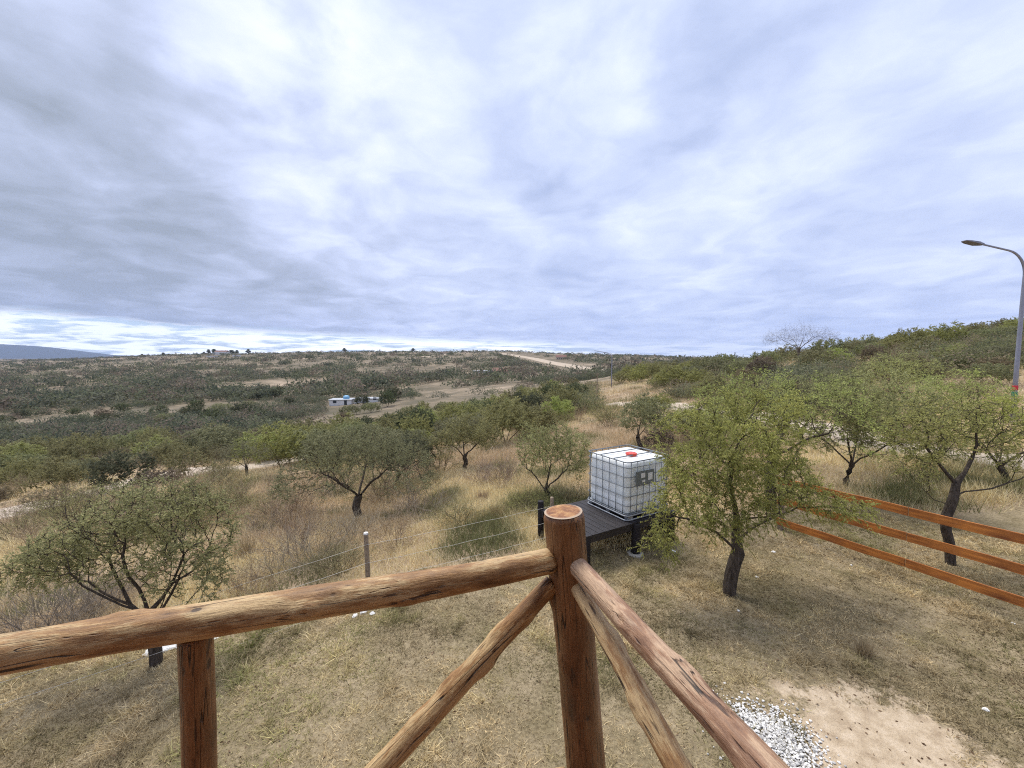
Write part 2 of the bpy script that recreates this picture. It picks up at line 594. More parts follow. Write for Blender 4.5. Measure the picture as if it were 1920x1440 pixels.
def mat_tint(name, rough=.8, trans=0.0, spec=.2, bright=1.0):
    """albedo from the per-leaf tint of the mesh, with a little object noise"""
    m, n, b = material(name)
    c = n.attr('tint')
    oi = n.new('ShaderNodeObjectInfo')
    hs = n.new('ShaderNodeHueSaturation')
    n.set(hs.inputs['Hue'], n.rng(oi.outputs['Random'], 0, 1, .485, .515))
    n.set(hs.inputs['Saturation'], n.rng(oi.outputs['Random'], 0, 1, .85, 1.1))
    n.set(hs.inputs['Value'], n.rng(oi.outputs['Random'], 0, 1, .85 * bright, 1.12 * bright))
    n.set(hs.inputs['Color'], c)
    n.set(b.inputs['Base Color'], hs.outputs[0])
    b.inputs['Roughness'].default_value = rough
    b.inputs['Specular IOR Level'].default_value = spec
    if trans:
        t = n.new('ShaderNodeBsdfTranslucent')
        n.set(t.inputs['Color'], hs.outputs[0])
        mx = n.new('ShaderNodeMixShader')
        mx.inputs[0].default_value = trans
        out = n.n['Material Output']
        n.l.new(b.outputs[0], mx.inputs[1])
        n.l.new(t.outputs[0], mx.inputs[2])
        n.l.new(mx.outputs[0], out.inputs[0])
    return m


def mat_bark(name='bark', c0=(.035, .028, .022), c1=(.13, .105, .085)):
    m, n, b = material(name)
    P = n.coord('Object')
    f = n.noise(n.map(P, sc=(1, 1, .25)), 28, 5, .7)
    v = n.voro(n.map(P, sc=(1, 1, .3)), 30)
    n.set(b.inputs['Base Color'], n.ramp(f, [(.32, c0), (.7, c1)]))
    b.inputs['Roughness'].default_value = .95
    b.inputs['Specular IOR Level'].default_value = .1
    n.set(b.inputs['Normal'], n.bump(n.math('ADD', f, v), .9, .02))
    return m


def mat_log(name, dark, mid, pale, palemix=.5, rough=.5):
    m, n, b = material(name)
    P = n.coord('Object')
    oi = n.new('ShaderNodeObjectInfo')
    off = n.new('ShaderNodeCombineXYZ')
    n.set(off.inputs[2], n.math('MULTIPLY', oi.outputs['Random'], 37.0))
    P = n.vmath('ADD', P, off.outputs[0])
    warp = n.noise(n.map(P, sc=(1, 1, .3)), 9, 2, .5, out='Color')
    Pw = n.vmath('ADD', P, n.vmath('MULTIPLY', n.vmath('SUBTRACT', warp, (.5, .5, .5)), (.03, .03, .10)))
    grain = n.noise(n.map(Pw, sc=(1, 1, .09)), 230, 5, .75)
    streak = n.noise(n.map(Pw, sc=(1, 1, .16)), 60, 6, .75)
    patch = n.noise(n.map(P, sc=(1, 1, .35)), 13, 6, .65)
    f = n.math('ADD', n.math('MULTIPLY', streak, .35), n.math('MULTIPLY', patch, .65))
    c = n.ramp(f, [(.34, dark), (.47, mid), (.47 + .17 * (1.2 - palemix), pale)])
    c = n.mix(n.rng(grain, .40, .60, .6, 0), c, n.mix(.75, c, dark))
    # scattered knots with a dark heart and a ring, and short dark nicks
    kv = n.voro(n.map(Pw, sc=(1, 1, .5)), 13)
    kn = n.math('ADD', n.rng(kv, .04, .10, 1, 0, smooth=True), n.rng(kv, .06, .24, .35, 0, smooth=True), clamp=True)
    kn = n.math('MULTIPLY', kn, n.rng(n.noise(n.map(P, loc=(5, 5, 5)), 6, 1, .5), .42, .47, 0, 1))
    c = n.mix(n.math('MULTIPLY', kn, .9), c, (.035, .014, .008))
    nick = n.rng(n.noise(n.map(Pw, loc=(8, 1, 3), sc=(1, 1, .12)), 75, 2, .5), .67, .72, 0, 1)
    c = n.mix(n.math('MULTIPLY', nick, .8), c, (.04, .015, .008))
    ck = n.noise(n.map(P, loc=(4, 2, 0), sc=(1, 1, .03)), 30, 2, .5)
    crack = n.rng(n.math('ABSOLUTE', n.math('SUBTRACT', ck, .5)), .002, .010, 1, 0)
    crack = n.math('MULTIPLY', crack, n.rng(patch, .46, .51, 0, 1))
    c = n.mix(n.math('MULTIPLY', crack, .95), c, (.015, .006, .004))
    n.set(b.inputs['Base Color'], c)
    n.set(b.inputs['Roughness'], n.rng(grain, .3, .7, rough - .1, rough + .2))
    b.inputs['Coat Weight'].default_value = .1
    b.inputs['Coat Roughness'].default_value = .3
    h = n.math('SUBTRACT', n.math('ADD', n.math('MULTIPLY', grain, .5), n.math('MULTIPLY', streak, .6)), n.math('ADD', n.math('MULTIPLY', crack, 1.5), n.math('MULTIPLY', n.math('ADD', kn, nick), .6)))
    n.set(b.inputs['Normal'], n.bump(h, .7, .007))
    return m


def mat_plain(name, c, rough=.6, metal=0.0, var=.15, scale=12, bump=.0, spec=.4):
    m, n, b = material(name)
    P = n.coord('Object')
    f = n.noise(P, scale, 5, .65)
    lo = tuple(q * (1 - var) for q in c)
    hi = tuple(min(1, q * (1 + var)) for q in c)
    n.set(b.inputs['Base Color'], n.ramp(f, [(.3, lo), (.7, hi)]))
    n.set(b.inputs['Roughness'], n.rng(f, .3, .7, max(.05, rough - .08), min(1, rough + .08)))
    b.inputs['Metallic'].default_value = metal
    b.inputs['Specular IOR Level'].default_value = spec
    if bump: n.set(b.inputs['Normal'], n.bump(f, bump, .01))
    return m


def mat_board(name, dark, pale, axis_scale=(.06, 1, 1), sc=30):
    m, n, b = material(name)
    P = n.coord('Object')
    g = n.noise(n.map(P, sc=axis_scale), sc, 5, .65, .3)
    p = n.noise(P, 2.2, 3, .6)
    c = n.ramp(n.math('ADD', n.math('MULTIPLY', g, .6), n.math('MULTIPLY', p, .4)), [(.35, dark), (.65, pale)])
    kn = n.rng(n.voro(n.map(P, sc=(.5, 1, 1)), 3.1), .04, .1, 1, 0)
    c = n.mix(n.math('MULTIPLY', kn, .7), c, tuple(q * .3 for q in dark))
    n.set(b.inputs['Base Color'], c)
    b.inputs['Roughness'].default_value = .55
    n.set(b.inputs['Normal'], n.bump(g, .3, .004))
    return m


MAT['ground'] = mat_ground()
MAT['leaf'] = mat_tint('foliage', .75, .52)
MAT['grass'] = mat_tint('dry_grass_blades', .85, .25, .1)
MAT['twig'] = mat_tint('dry_twigs', .9, 0, .1)
MAT['bark'] = mat_bark()
MAT['bark_pale'] = mat_bark('bark_grey', (.06, .05, .04), (.18, .15, .12))
MAT['log_post'] = mat_log('varnished_log_red', (.06, .023, .008), (.23, .10, .032), (.42, .21, .08), .3, .45)
MAT['log_grey'] = mat_log('weathered_log_pinkish', (.14, .062, .030), (.39, .215, .12), (.60, .41, .26), .9, .5)
MAT['log_rail'] = mat_log('varnished_log_tan', (.15, .065, .020), (.45, .25, .095), (.70, .50, .25), .9, .5)
MAT['fence_board'] = mat_board('orange_stained_board', (.16, .045, .012), (.62, .22, .04))
MAT['deck'] = mat_board('black_stained_board', (.012, .010, .012), (.035, .030, .034), (1, .06, 1), 30)
MAT['black_post'] = mat_plain('black_stained_log', (.014, .011, .013), .7, var=.5, bump=.4)
MAT['galv'] = mat_plain('galvanised_steel', (.36, .38, .40), .45, .6, .2)
MAT['cage'] = mat_plain('cage_steel', (.20, .22, .24), .5, .5, .25)
MAT['red_cap'] = mat_plain('red_plastic', (.62, .07, .04), .4)
MAT['plate'] = mat_plain('grey_plate', (.17, .20, .21), .5, .2, .2)
MAT['white_label'] = mat_plain('white_sticker', (.75, .76, .76), .6, var=.06)
MAT['lamp_grey'] = mat_plain('painted_grey_steel', (.27, .28, .34), .5, .3, .15, 3)
MAT['lamp_head'] = mat_plain('dark_grey_housing', (.16, .16, .19), .5, .2, .15, 6)
MAT['red_band'] = mat_plain('red_tape', (.55, .03, .05), .5)
MAT['green_band'] = mat_plain('green_tape', (.03, .22, .14), .5)
MAT['wire'] = mat_plain('old_wire', (.62, .60, .54), .6, .1, .2)
MAT['old_post'] = mat_plain('weathered_post', (.27, .21, .15), .9, var=.4, scale=25, bump=.6)
MAT['white_stone'] = mat_plain('white_stone', (.80, .78, .75), .85, var=.3, scale=45, bump=.3)
MAT['concrete'] = mat_plain('pale_concrete', (.45, .42, .36), .9, var=.2, bump=.4)
MAT['wall_white'] = mat_plain('white_render', (.66, .66, .66), .8, var=.06, scale=.5)
MAT['wall_tan'] = mat_plain('tan_render', (.42, .34, .26), .85, var=.12, scale=.5)
MAT['roof_red'] = mat_plain('tile_roof', (.20, .10, .075), .8, var=.2, scale=2)
MAT['roof_grey'] = mat_plain('sheet_roof', (.42, .44, .46), .5, .2, .1, .8)
MAT['blue'] = mat_plain('pale_blue_paint', (.20, .42, .62), .5)
MAT['window'] = mat_plain('dark_window', (.04, .05, .06), .15)
MAT['road'] = mat_plain('pale_dirt_road', (.44, .36, .27), .95, var=.15, scale=.3)
MAT['mountain'] = mat_plain('distant_forested_mountain', (.035, .05, .05), .95, var=.25, scale=.004)
MAT['floor_board'] = mat_board('balcony_board', (.12, .05, .025), (.28, .13, .06))

ground = build_ground()


# ------------------------------------------------------------------ vegetation generators
def grow(seed, attr_pts, trunk, step=.12, infl=1.2, kill=.2, iters=90, up=.12, jit=.25, maxn=2600):
    """space colonisation; trunk = list of chains (each a list of points, first chain from the root)"""
    rng = np.random.default_rng(seed)
    nodes, par = [], []
    for ci, ch in enumerate(trunk):
        for k, p in enumerate(ch):
            if k == 0 and ci > 0:
                d = [np.linalg.norm(np.array(q) - np.array(p)) for q in nodes]
                last = int(np.argmin(d))
                continue
            nodes.append(np.array(p, float))
            par.append(last if (k > 0) else -1)
            last = len(nodes) - 1
    N = np.array(nodes)
    par = list(par)
    A = np.array(attr_pts, float)
    d = np.linalg.norm(A[:, None] - N[None], axis=2)
    near = d.argmin(1)
    nd = d.min(1)
    for it in range(iters):
        act = nd < (infl if it > 14 else 6.0)
        if not act.any() or len(N) > maxn: break
        idx = near[act]
        dirs = A[act] - N[idx]
        dirs /= np.linalg.norm(dirs, axis=1)[:, None] + 1e-9
        acc = np.zeros((len(N), 3))
        np.add.at(acc, idx, dirs)
        src = np.unique(idx)
        dv = acc[src]
        dv /= np.linalg.norm(dv, axis=1)[:, None] + 1e-9
        dv += rng.normal(0, jit, dv.shape)
        dv[:, 2] += up
        dv /= np.linalg.norm(dv, axis=1)[:, None] + 1e-9
        new = N[src] + dv * step
        base = len(N)
        par += list(src)
        N = np.vstack([N, new])
        dn = np.linalg.norm(A[:, None] - new[None], axis=2)
        mi = dn.argmin(1)
        md = dn.min(1)
        better = md < nd
        near = np.where(better, mi + base, near)
        nd = np.minimum(nd, md)
        keep = nd > kill
        A, near, nd = A[keep], near[keep], nd[keep]
        if len(A) == 0: break
    return N, np.array(par)


def tree_mesh_arrays(N, par, r_tip=.0031, expo=2.6, rmax=.14, flare=1.25):
    n = len(N)
    acc = np.zeros(n)
    nch = np.zeros(n, int)
    for i in range(n - 1, 0, -1):
        r = acc[i] if acc[i] > 0 else r_tip ** expo
        acc[i] = r
        if par[i] >= 0:
            acc[par[i]] += r
            nch[par[i]] += 1
    rad = np.maximum(acc, r_tip ** expo) ** (1 / expo)
    rad *= min(1.0, rmax / rad[0]) if rad[0] > rmax else 1
    if rad[0] < rmax:
        rad = rad * (1 + (rmax / rad[0] - 1) * np.clip((rad - r_tip) / (rad[0] - r_tip + 1e-9), 0, 1) ** 2.3)
    rad[0] *= flare
    main = -np.ones(n, int)
    for i in range(1, n):
        p = par[i]
        if main[p] < 0 or rad[i] > rad[main[p]]: main[p] = i
    V, Fq = [], []
    ring = {}

    def mk(pos, d, r, seg):
        h = np.array([0, 0, 1.0]) if abs(d[2]) < .9 else np.array([1.0, 0, 0])
        e1 = np.cross(d, h); e1 /= np.linalg.norm(e1) + 1e-9
        e2 = np.cross(d, e1)
        s = len(V)
        for k in range(seg):
            a = 2 * math.pi * k / seg
            V.append(pos + (e1 * math.cos(a) + e2 * math.sin(a)) * r)
        return s
    for i in range(1, n):
        p = par[i]
        d = N[i] - N[p]
        d = d / (np.linalg.norm(d) + 1e-9)
        seg = 7 if rad[i] > .03 else (5 if rad[i] > .011 else 3)
        if main[p] == i and p in ring and ring[p][1] == seg:
            s0 = ring[p][0]
        else:
            s0 = mk(N[p], d, rad[p] if main[p] == i else min(rad[p], rad[i] * 1.3), seg)
        s1 = mk(N[i], d, rad[i], seg)
        # keep rings aligned
        ring[i] = (s1, seg)
        for k in range(seg):
            k2 = (k + 1) % seg
            Fq.append((s0 + k, s0 + k2, s1 + k2, s1 + k))
    return np.array(V), np.array(Fq, np.int32), rad, nch


def unit(v):
    return v / (np.linalg.norm(v, axis=-1, keepdims=True) + 1e-9)


def leaf_quads(P, D, rng, ls, lw, col0, col1, droop=0.0):
    """one leaflet per row of P, pointing along D"""
    n = len(P)
    s = unit(np.cross(D, rng.normal(0, 1, (n, 3))))
    L = ls * rng.uniform(.6, 1.35, (n, 1))
    W = lw * rng.uniform(.6, 1.3, (n, 1))
    tip = P + D * L
    tip[:, 2] -= droop * L[:, 0]
    midp = P + D * L * .5
    v = np.stack([P, midp + s * W * .5, tip, midp - s * W * .5], 1).reshape(-1, 3)
    q = np.arange(n * 4).reshape(n, 4)
    t = rng.uniform(0, 1, (n, 1))
    c = (np.array(col0) * (1 - t) + np.array(col1) * t) * rng.uniform(.8, 1.2, (n, 1))
    return v, q, np.repeat(c, 4, axis=0)


def foliate(N, par, rad, seed, tw_per=3, tw_len=.22, leaf=.03, lwid=.012, per=16, thr=.0075, cols_=None, hollow=.0, droop=.1, keep=None, dome=None):
    rng = np.random.default_rng(seed + 99)
    idx = np.where(rad < thr)[0]
    if dome is not None:
        # leaves sit on the outer, upper shell; the inside stays bare twigs
        H_, W_, lo_ = dome
        q = N[idx]
        rr_ = np.hypot(q[:, 0], q[:, 1]) / (W_ * .5)
        shell = lo_ * H_ * (1 - .45 * np.clip(rr_, 0, 1.2) ** 2)
        pr = np.clip((q[:, 2] - shell) / (.16 * H_) + .5, 0.03, 1)
        idx = idx[rng.uniform(size=len(idx)) < pr]
    if keep is not None:
        # foliage comes in clumps: thin some branches out
        q = N[idx]
        f = fbm(q[:, 0] * 2.1 + q[:, 2] * 1.3, q[:, 1] * 2.1 - q[:, 2] * .9, seed % 7, 2)
        idx = idx[f > np.quantile(f, 1 - keep)]
    idx = np.repeat(idx, tw_per)
    base = N[idx]
    bd = unit(N[idx] - N[np.maximum(par[idx], 0)])
    td = unit(bd * .6 + rng.normal(0, .55, base.shape) + np.array([0, 0, .12]))
    ln = tw_len * rng.uniform(.5, 1.3, (len(idx), 1))
    # twigs
    e1 = unit(np.cross(td, np.array([.3, .2, 1.0])))
    e2 = np.cross(td, e1)
    tip = base + td * ln
    tip[:, 2] -= droop * ln[:, 0] * .7
    r = .0022
    tv = []
    for k in range(3):
        a = 2 * math.pi * k / 3
        tv.append(base + (e1 * math.cos(a) + e2 * math.sin(a)) * r)
    for k in range(3):
        a = 2 * math.pi * k / 3
        tv.append(tip + (e1 * math.cos(a) + e2 * math.sin(a)) * r * .4)
    tv = np.stack(tv, 1).reshape(-1, 3)
    o = (np.arange(len(idx)) * 6)[:, None]
    tq = np.concatenate([o + np.array([[k, (k + 1) % 3, 3 + (k + 1) % 3, 3 + k]]) for k in range(3)])
    # leaflets in two ranks along the twig
    t = rng.uniform(.1, 1.0, (len(idx), per))
    lp = base[:, None] + (tip - base)[:, None] * t[..., None]
    side = np.where(rng.uniform(size=(len(idx), per, 1)) < .5, -1.0, 1.0)
    ld = unit(td[:, None] * .65 + e1[:, None] * side * .9 + rng.normal(0, .35, lp.shape))
    lv, lq, lc = leaf_quads(lp.reshape(-1, 3), ld.reshape(-1, 3), rng, leaf, lwid, *cols_, droop=droop)
    # clump-wise tone
    g = fbm(lv[:, 0] * 1.7, lv[:, 1] * 1.7 + lv[:, 2] * 2.0, 3 + seed % 5, 2)[:, None]
    lc = lc * (.72 + .56 * g)
    return tv, tq, lv, lq, lc


def crown_pts(seed, n, specs):
    """attractors filling a set of ellipsoid clumps (cx,cy,cz,rx,ry,rz,weight)"""
    rng = np.random.default_rng(seed)
    wts = np.array([s[6] for s in specs], float)
    wts /= wts.sum()
    k = rng.choice(len(specs), n, p=wts)
    S = np.array([s[:6] for s in specs])
    d = unit(rng.normal(0, 1, (n, 3)))
    r = rng.uniform(.25, 1, (n, 1)) ** (1 / 2.2)
    p = S[k, :3] + d * r * S[k, 3:6]
    return p


def umbrella_specs(seed, H, W, base_h, nclump=11, flat=.35, depth=1.0):
    rng = np.random.default_rng(seed + 500)
    out = []
    for i in range(nclump):
        a = 2 * math.pi * (i * .618 + rng.uniform(-.08, .08))
        q = math.sqrt((i + .5) / nclump)
        rx = q * W * .5 * .78
        top = H * (1 - flat * q ** 2.0) * rng.uniform(.9, 1.02)
        low = base_h + (H - base_h) * (.12 + .35 * (1 - q))
        cz = (top + low) / 2
        out.append((math.cos(a) * rx, math.sin(a) * rx * depth, cz, W * .5 * rng.uniform(.26, .4), W * .5 * rng.uniform(.26, .4) * depth, (top - low) / 2, 1.0))
    return out


GREENS = {
    'yellow': ((.27, .275, .085), (.47, .45, .17)),
    'olive': ((.225, .225, .095), (.40, .375, .17)),
    'grey': ((.20, .21, .105), (.36, .355, .195)),
    'dark': ((.085, .10, .055), (.17, .185, .10)),
    'brown': ((.180, .145, .092), (.30, .245, .165)),
    'lime': ((.29, .315, .11), (.50, .51, .21)),
}


def make_tree(name, loc, seed, H, W, base_h=.9, trunk_r=.11, trunk=None, specs=None, natt=700, step=.11, leafkw=None,
              green='olive', rz=0.0, keep=.8, kill=.17, jit=.28, up=.1, bark='bark', nclump=11, depth=1.0, flat=.35):
    rng = np.random.default_rng(seed)
    if trunk is None:
        lean = rng.uniform(-.15, .15, 2)
        ch = [(0, 0, -.12)]
        k = max(3, int(base_h / step))
        for i in range(1, k + 1):
            t = i / k
            ch.append((lean[0] * t + .05 * math.sin(t * 5 + seed), lean[1] * t + .04 * math.cos(t * 4 + seed), base_h * t))
        top = ch[-1]
        trunk = [ch]
        ns = int(rng.integers(3, 5))
        a0 = rng.uniform(0, 6.28)
        for s in range(ns):
            a = a0 + s * 2 * math.pi / ns + rng.uniform(-.3, .3)
            L = W * rng.uniform(.16, .25)
            c2 = [top]
            m = max(3, int(L / step))
            for i in range(1, m + 1):
                t = i / m
                c2.append((top[0] + math.cos(a) * L * t, top[1] + math.sin(a) * L * t * depth, top[2] + (H - base_h) * .32 * (t ** .8) + .03 * math.sin(9 * t + s)))
            trunk.append(c2)
    if specs is None:
        specs = umbrella_specs(seed, H, W, base_h, nclump=nclump, depth=depth, flat=flat)
    A = crown_pts(seed, natt, specs)
    N, par = grow(seed, A, trunk, step=step, kill=kill, jit=jit, up=up)
    V, Fq, rad, nch = tree_mesh_arrays(N, par, rmax=trunk_r)
    kw = dict(cols_=GREENS[green], keep=keep)
    kw.update(leafkw or {})
    if isinstance(kw.get('dome'), float): kw['dome'] = (H, W, kw['dome'])
    tv, tq, lv, lq, lc = foliate(N, par, rad, seed, **kw)
    tm = mesh_np(name + '_trunk', np.vstack([V, tv]), [np.vstack([Fq, tq + len(V)])], MAT[bark])
    cm = mesh_np(name + '_crown', lv, [lq], MAT['leaf'], color=lc, smooth=False)
    root = empty(name, loc, rz)
    link('trunk', tm, root)
    link('crown', cm, root)
    return root


def copy_thing(src, loc, rz=0, sc=(1, 1, 1), name=None):
    c = src.copy()
    COL.objects.link(c)
    c.location = loc
    c.rotation_euler = (0, 0, rz)
    c.scale = sc
    for ch in src.children:
        d = ch.copy()
        COL.objects.link(d)
        d.parent = c
    return c


def on_ground(u, D, dz=0.0):
    x, y = px_xy(u, D)
    return (x, y, gz1(x, y) + dz)


# ---- the nearest trees, each grown for itself
near_leaf = dict(tw_per=5, tw_len=.27, leaf=.044, lwid=.016, per=18, thr=.0072)
t = make_tree('thorn_tree', on_ground(1383, 6.15), 11, 3.3, 3.4, base_h=.85, trunk_r=.10, green='yellow', natt=1700,
              trunk=[[(0, 0, -.1), (0, 0, 0), (.01, 0, .15), (.03, .0, .32), (.07, 0, .5), (.12, 0, .66), (.1, .02, .82), (.08, .03, .98), (.1, .05, 1.15), (.08, .06, 1.35), (.02, .05, 1.55), (-.05, .03, 1.75), (-.03, .0, 1.95)],
                     [(.12, 0, .66), (-.02, -.05, .8), (-.16, -.1, .93), (-.3, -.14, 1.05), (-.46, -.16, 1.13), (-.62, -.2, 1.2), (-.8, -.22, 1.3)],
                     [(.1, .02, .82), (.25, .05, .95), (.42, .06, 1.07), (.6, .08, 1.15), (.8, .1, 1.22), (1.0, .1, 1.3)],
                     [(.08, .03, .98), (.05, .2, 1.1), (0, .4, 1.2), (-.05, .6, 1.35), (-.2, .8, 1.45)],
                     [(.1, .05, 1.15), (.2, -.15, 1.28), (.32, -.35, 1.38), (.4, -.5, 1.5)]],
              specs=[(-.75, -.2, 1.6, .5, .6, .5, 1.4), (-1.2, -.25, 1.15, .32, .5, .4, .9), (-.45, 0, 2.15, .7, .7, .45, 1.0), (.1, .1, 2.5, .7, .8, .4, .7),
                     (.3, 0, 1.85, .7, .7, .45, 1.3), (.95, .1, 1.8, .65, .6, .3, .8), (1.5, .1, 1.42, .6, .45, .14, .7), (1.95, .1, 1.4, .3, .3, .1, .2), (.1, -.35, 1.6, .5, .4, .35, .8),
                     (-.1, .6, 1.9, .9, .5, .5, .7), (.8, .3, 2.4, .6, .6, .35, .7), (.3, .3, 3.0, .9, .7, .28, .6), (-.5, .2, 2.75, .6, .6, .25, .35), (-.35, -.4, 1.3, .4, .3, .2, .4), (-1.35, -.1, .75, .22, .3, .16, .3)],
              leafkw=dict(near_leaf, per=14, tw_len=.24, droop=.45, tw_per=6, leaf=.042), keep=.72, up=.04, kill=.15)
tag(t, 'dense yellow-green thorn tree with a dark trunk growing right beside the caged water tank', 'tree')

t = make_tree('thorn_tree', on_ground(258, 5.28), 22, 2.55, 3.0, base_h=.55, trunk_r=.075, green='lime', natt=2600, kill=.105, step=.085,
              trunk=[[(0, 0, -.1), (0, 0, 0), (0, 0, .18), (-.01, 0, .36), (-.03, 0, .55), (-.06, .0, .72)],
                     [(-.03, 0, .55), (-.2, .05, .68), (-.4, .1, .78), (-.6, .1, .86), (-.8, .12, .95), (-1.0, .15, 1.08)],
                     [(-.06, 0, .72), (-.1, 0, .9), (-.12, -.05, 1.1), (-.2, -.1, 1.3), (-.25, -.1, 1.5)],
                     [(-.06, 0, .72), (.05, .1, .88), (.15, .15, 1.05), (.22, .2, 1.25), (.3, .2, 1.45)],
                     [(-.03, 0, .55), (.1, -.1, .72), (.28, -.15, .9), (.42, -.18, 1.1), (.55, -.2, 1.32)],
                     [(-.06, 0, .72), (-.25, -.15, .92), (-.45, -.2, 1.08), (-.65, -.25, 1.25)],
                     [(-.01, 0, .36), (.12, .06, .5), (.28, .1, .66), (.42, .12, .85), (.6, .15, 1.05)],
                     [(-.03, 0, .55), (.0, .15, .75), (-.02, .3, .95), (-.05, .4, 1.2)],
                     [(-.4, .1, .78), (-.5, .12, .98), (-.62, .14, 1.2), (-.7, .15, 1.4)],
                     [(.15, .15, 1.05), (.4, .2, 1.2), (.6, .22, 1.4)]],
              specs=[(-1.5, .1, 1.4, .45, .5, .3, 1.0), (-.85, 0, 1.75, .55, .6, .35, 1.2), (-.3, 0, 2.15, .6, .7, .35, 1.3), (.25, 0, 2.2, .55, .6, .32, 1.2),
                     (.72, 0, 1.85, .42, .5, .5, 1.0), (-.5, .1, 1.5, .8, .6, .4, .9), (.4, 0, 1.4, .5, .5, .4, .9), (.9, -.1, 1.4, .2, .4, .35, .4)],
              leafkw=dict(near_leaf, per=13, tw_len=.17, tw_per=4, leaf=.036, lwid=.013, dome=.46), keep=.7)
tag(t, 'olive-green spreading tree with many bare lower branches behind the long log rail', 'tree')

t = make_tree('thorn_tree', on_ground(665, 12.0), 33, 3.1, 4.7, base_h=.7, trunk_r=.12, green='grey', natt=2200, step=.12, kill=.15,
              leafkw=dict(near_leaf, leaf=.045, lwid=.018, per=12, tw_len=.22, tw_per=4, dome=.60), keep=.72, nclump=17, flat=.4)
tag(t, 'grey-green umbrella-shaped tree with a forked dark trunk on the dry slope beyond the wire fence', 'tree')

t = make_tree('thorn_tree', on_ground(1035, 11.2), 44, 2.3, 2.5, base_h=.25, trunk_r=.07, green='lime', natt=1100, step=.11, kill=.15,
              leafkw=dict(near_leaf, leaf=.045, lwid=.018, per=11, tw_len=.22, tw_per=4, dome=.5), keep=.85, up=.2, flat=.15)
tag(t, 'small upright yellowish thorn tree standing just left of the caged water tank', 'tree')

t = make_tree('thorn_tree', on_ground(1810, 6.8), 55, 2.95, 3.3, base_h=1.05, trunk_r=.072, green='yellow', natt=1500, kill=.14,
              trunk=[[(0, 0, -.1), (0, 0, 0), (-.02, 0, .2), (-.05, 0, .4), (-.12, 0, .6), (-.15, 0, .8), (-.08, .0, 1.0), (-.03, 0, 1.2), (.05, .05, 1.4)],
                     [(-.08, 0, 1.0), (-.25, -.05, 1.1), (-.45, -.08, 1.16), (-.62, -.1, 1.3)],
                     [(-.03, 0, 1.2), (.15, 0, 1.28), (.35, 0, 1.3), (.6, .0, 1.33), (.85, 0, 1.42), (1.1, 0, 1.5)],
                     [(.05, .05, 1.4), (-.1, .1, 1.6), (-.25, .12, 1.8), (-.4, .15, 2.0)],
                     [(.05, .05, 1.4), (.25, .1, 1.6), (.4, .15, 1.82), (.5, .18, 2.05)]],
              specs=[(-.6, 0, 2.35, .5, .6, .3, 1), (0, .1, 2.65, .6, .7, .28, 1.3), (.6, 0, 2.5, .6, .6, .35, 1.2), (1.1, 0, 2.0, .5, .5, .35, .8), (-.8, 0, 1.9, .35, .5, .3, .6), (.2, 0, 2.1, .6, .5, .25, .4)],
              leafkw=dict(near_leaf, per=12, tw_per=4, tw_len=.2, leaf=.036, dome=.6), keep=.6)
tag(t, 'sparse yellow-green tree with a crooked dark trunk directly behind the orange board fence', 'tree')

t = make_tree('thorn_tree', on_ground(1600, 10.4), 66, 3.2, 4.8, base_h=.5, trunk_r=.07, green='lime', natt=1200, step=.14, kill=.2,
              leafkw=dict(near_leaf, leaf=.05, lwid=.02, per=17, tw_len=.27), keep=.62, nclump=13, flat=.25)
tag(t, 'wide light-green tree between the big yellow-green tree and the pale dirt track', 'tree')

t = make_tree('thorn_tree', on_ground(1452, 9.4), 77, 3.8, 4.8, base_h=1.2, trunk_r=.12, green='lime', natt=1500, step=.14, kill=.18,
              leafkw=dict(near_leaf, leaf=.046, lwid=.018, per=12, tw_len=.24, tw_per=3), keep=.5, nclump=12, flat=.3, up=.04)
tag(t, 'open tree with arching bare branches rising just behind the big yellow-green tree', 'tree')

t = make_tree('thorn_tree', on_ground(1205, 16.5), 88, 2.5, 2.4, base_h=.7, trunk_r=.09, green='grey', natt=420, step=.15, kill=.22,
              leafkw=dict(near_leaf, leaf=.065, lwid=.028, per=13, tw_len=.28), keep=.9, up=.1, flat=.1)
tag(t, 'small compact grey-green tree on the dry grass right above the water tank', 'tree')

t = make_tree('thorn_tree', on_ground(870, 17.5), 99, 2.6, 3.0, base_h=.6, trunk_r=.10, green='olive', natt=480, step=.15, kill=.22,
              leafkw=dict(near_leaf, leaf=.065, lwid=.028, per=13, tw_len=.3), keep=.88, flat=.2)
tag(t, 'olive tree with dark forked trunk in mid-slope, right of the umbrella-shaped tree', 'tree')

t = make_tree('thorn_tree', on_ground(742, 16.5), 109, 2.2, 3.2, base_h=.4, trunk_r=.08, green='dark', natt=420, step=.15, kill=.22,
              leafkw=dict(near_leaf, leaf=.065, lwid=.028, per=12, tw_len=.3), keep=.85, flat=.2)
tag(t, 'low dark green tree touching the right side of the umbrella-shaped tree', 'tree')

t = make_tree('thorn_tree', on_ground(450, 22.5), 119, 2.3, 2.9, base_h=.6, trunk_r=.08, green='grey', natt=330, step=.16, kill=.25,
              leafkw=dict(near_leaf, leaf=.055, lwid=.02, per=9, tw_len=.3), keep=.8, flat=.2)
tag(t, 'thin grey tree beside the upper pale dirt track on the left slope', 'tree')

t = make_tree('thorn_tree', on_ground(82, 17.0), 129, 1.5, 2.2, base_h=.35, trunk_r=.06, green='brown', natt=300, step=.14, kill=.2,
              leafkw=dict(near_leaf, leaf=.05, lwid=.02, per=10, tw_len=.24), keep=.8, flat=.2, bark='bark_pale')
tag(t, 'small brownish thorn bush tree beside the lower pale track at the left edge', 'tree')

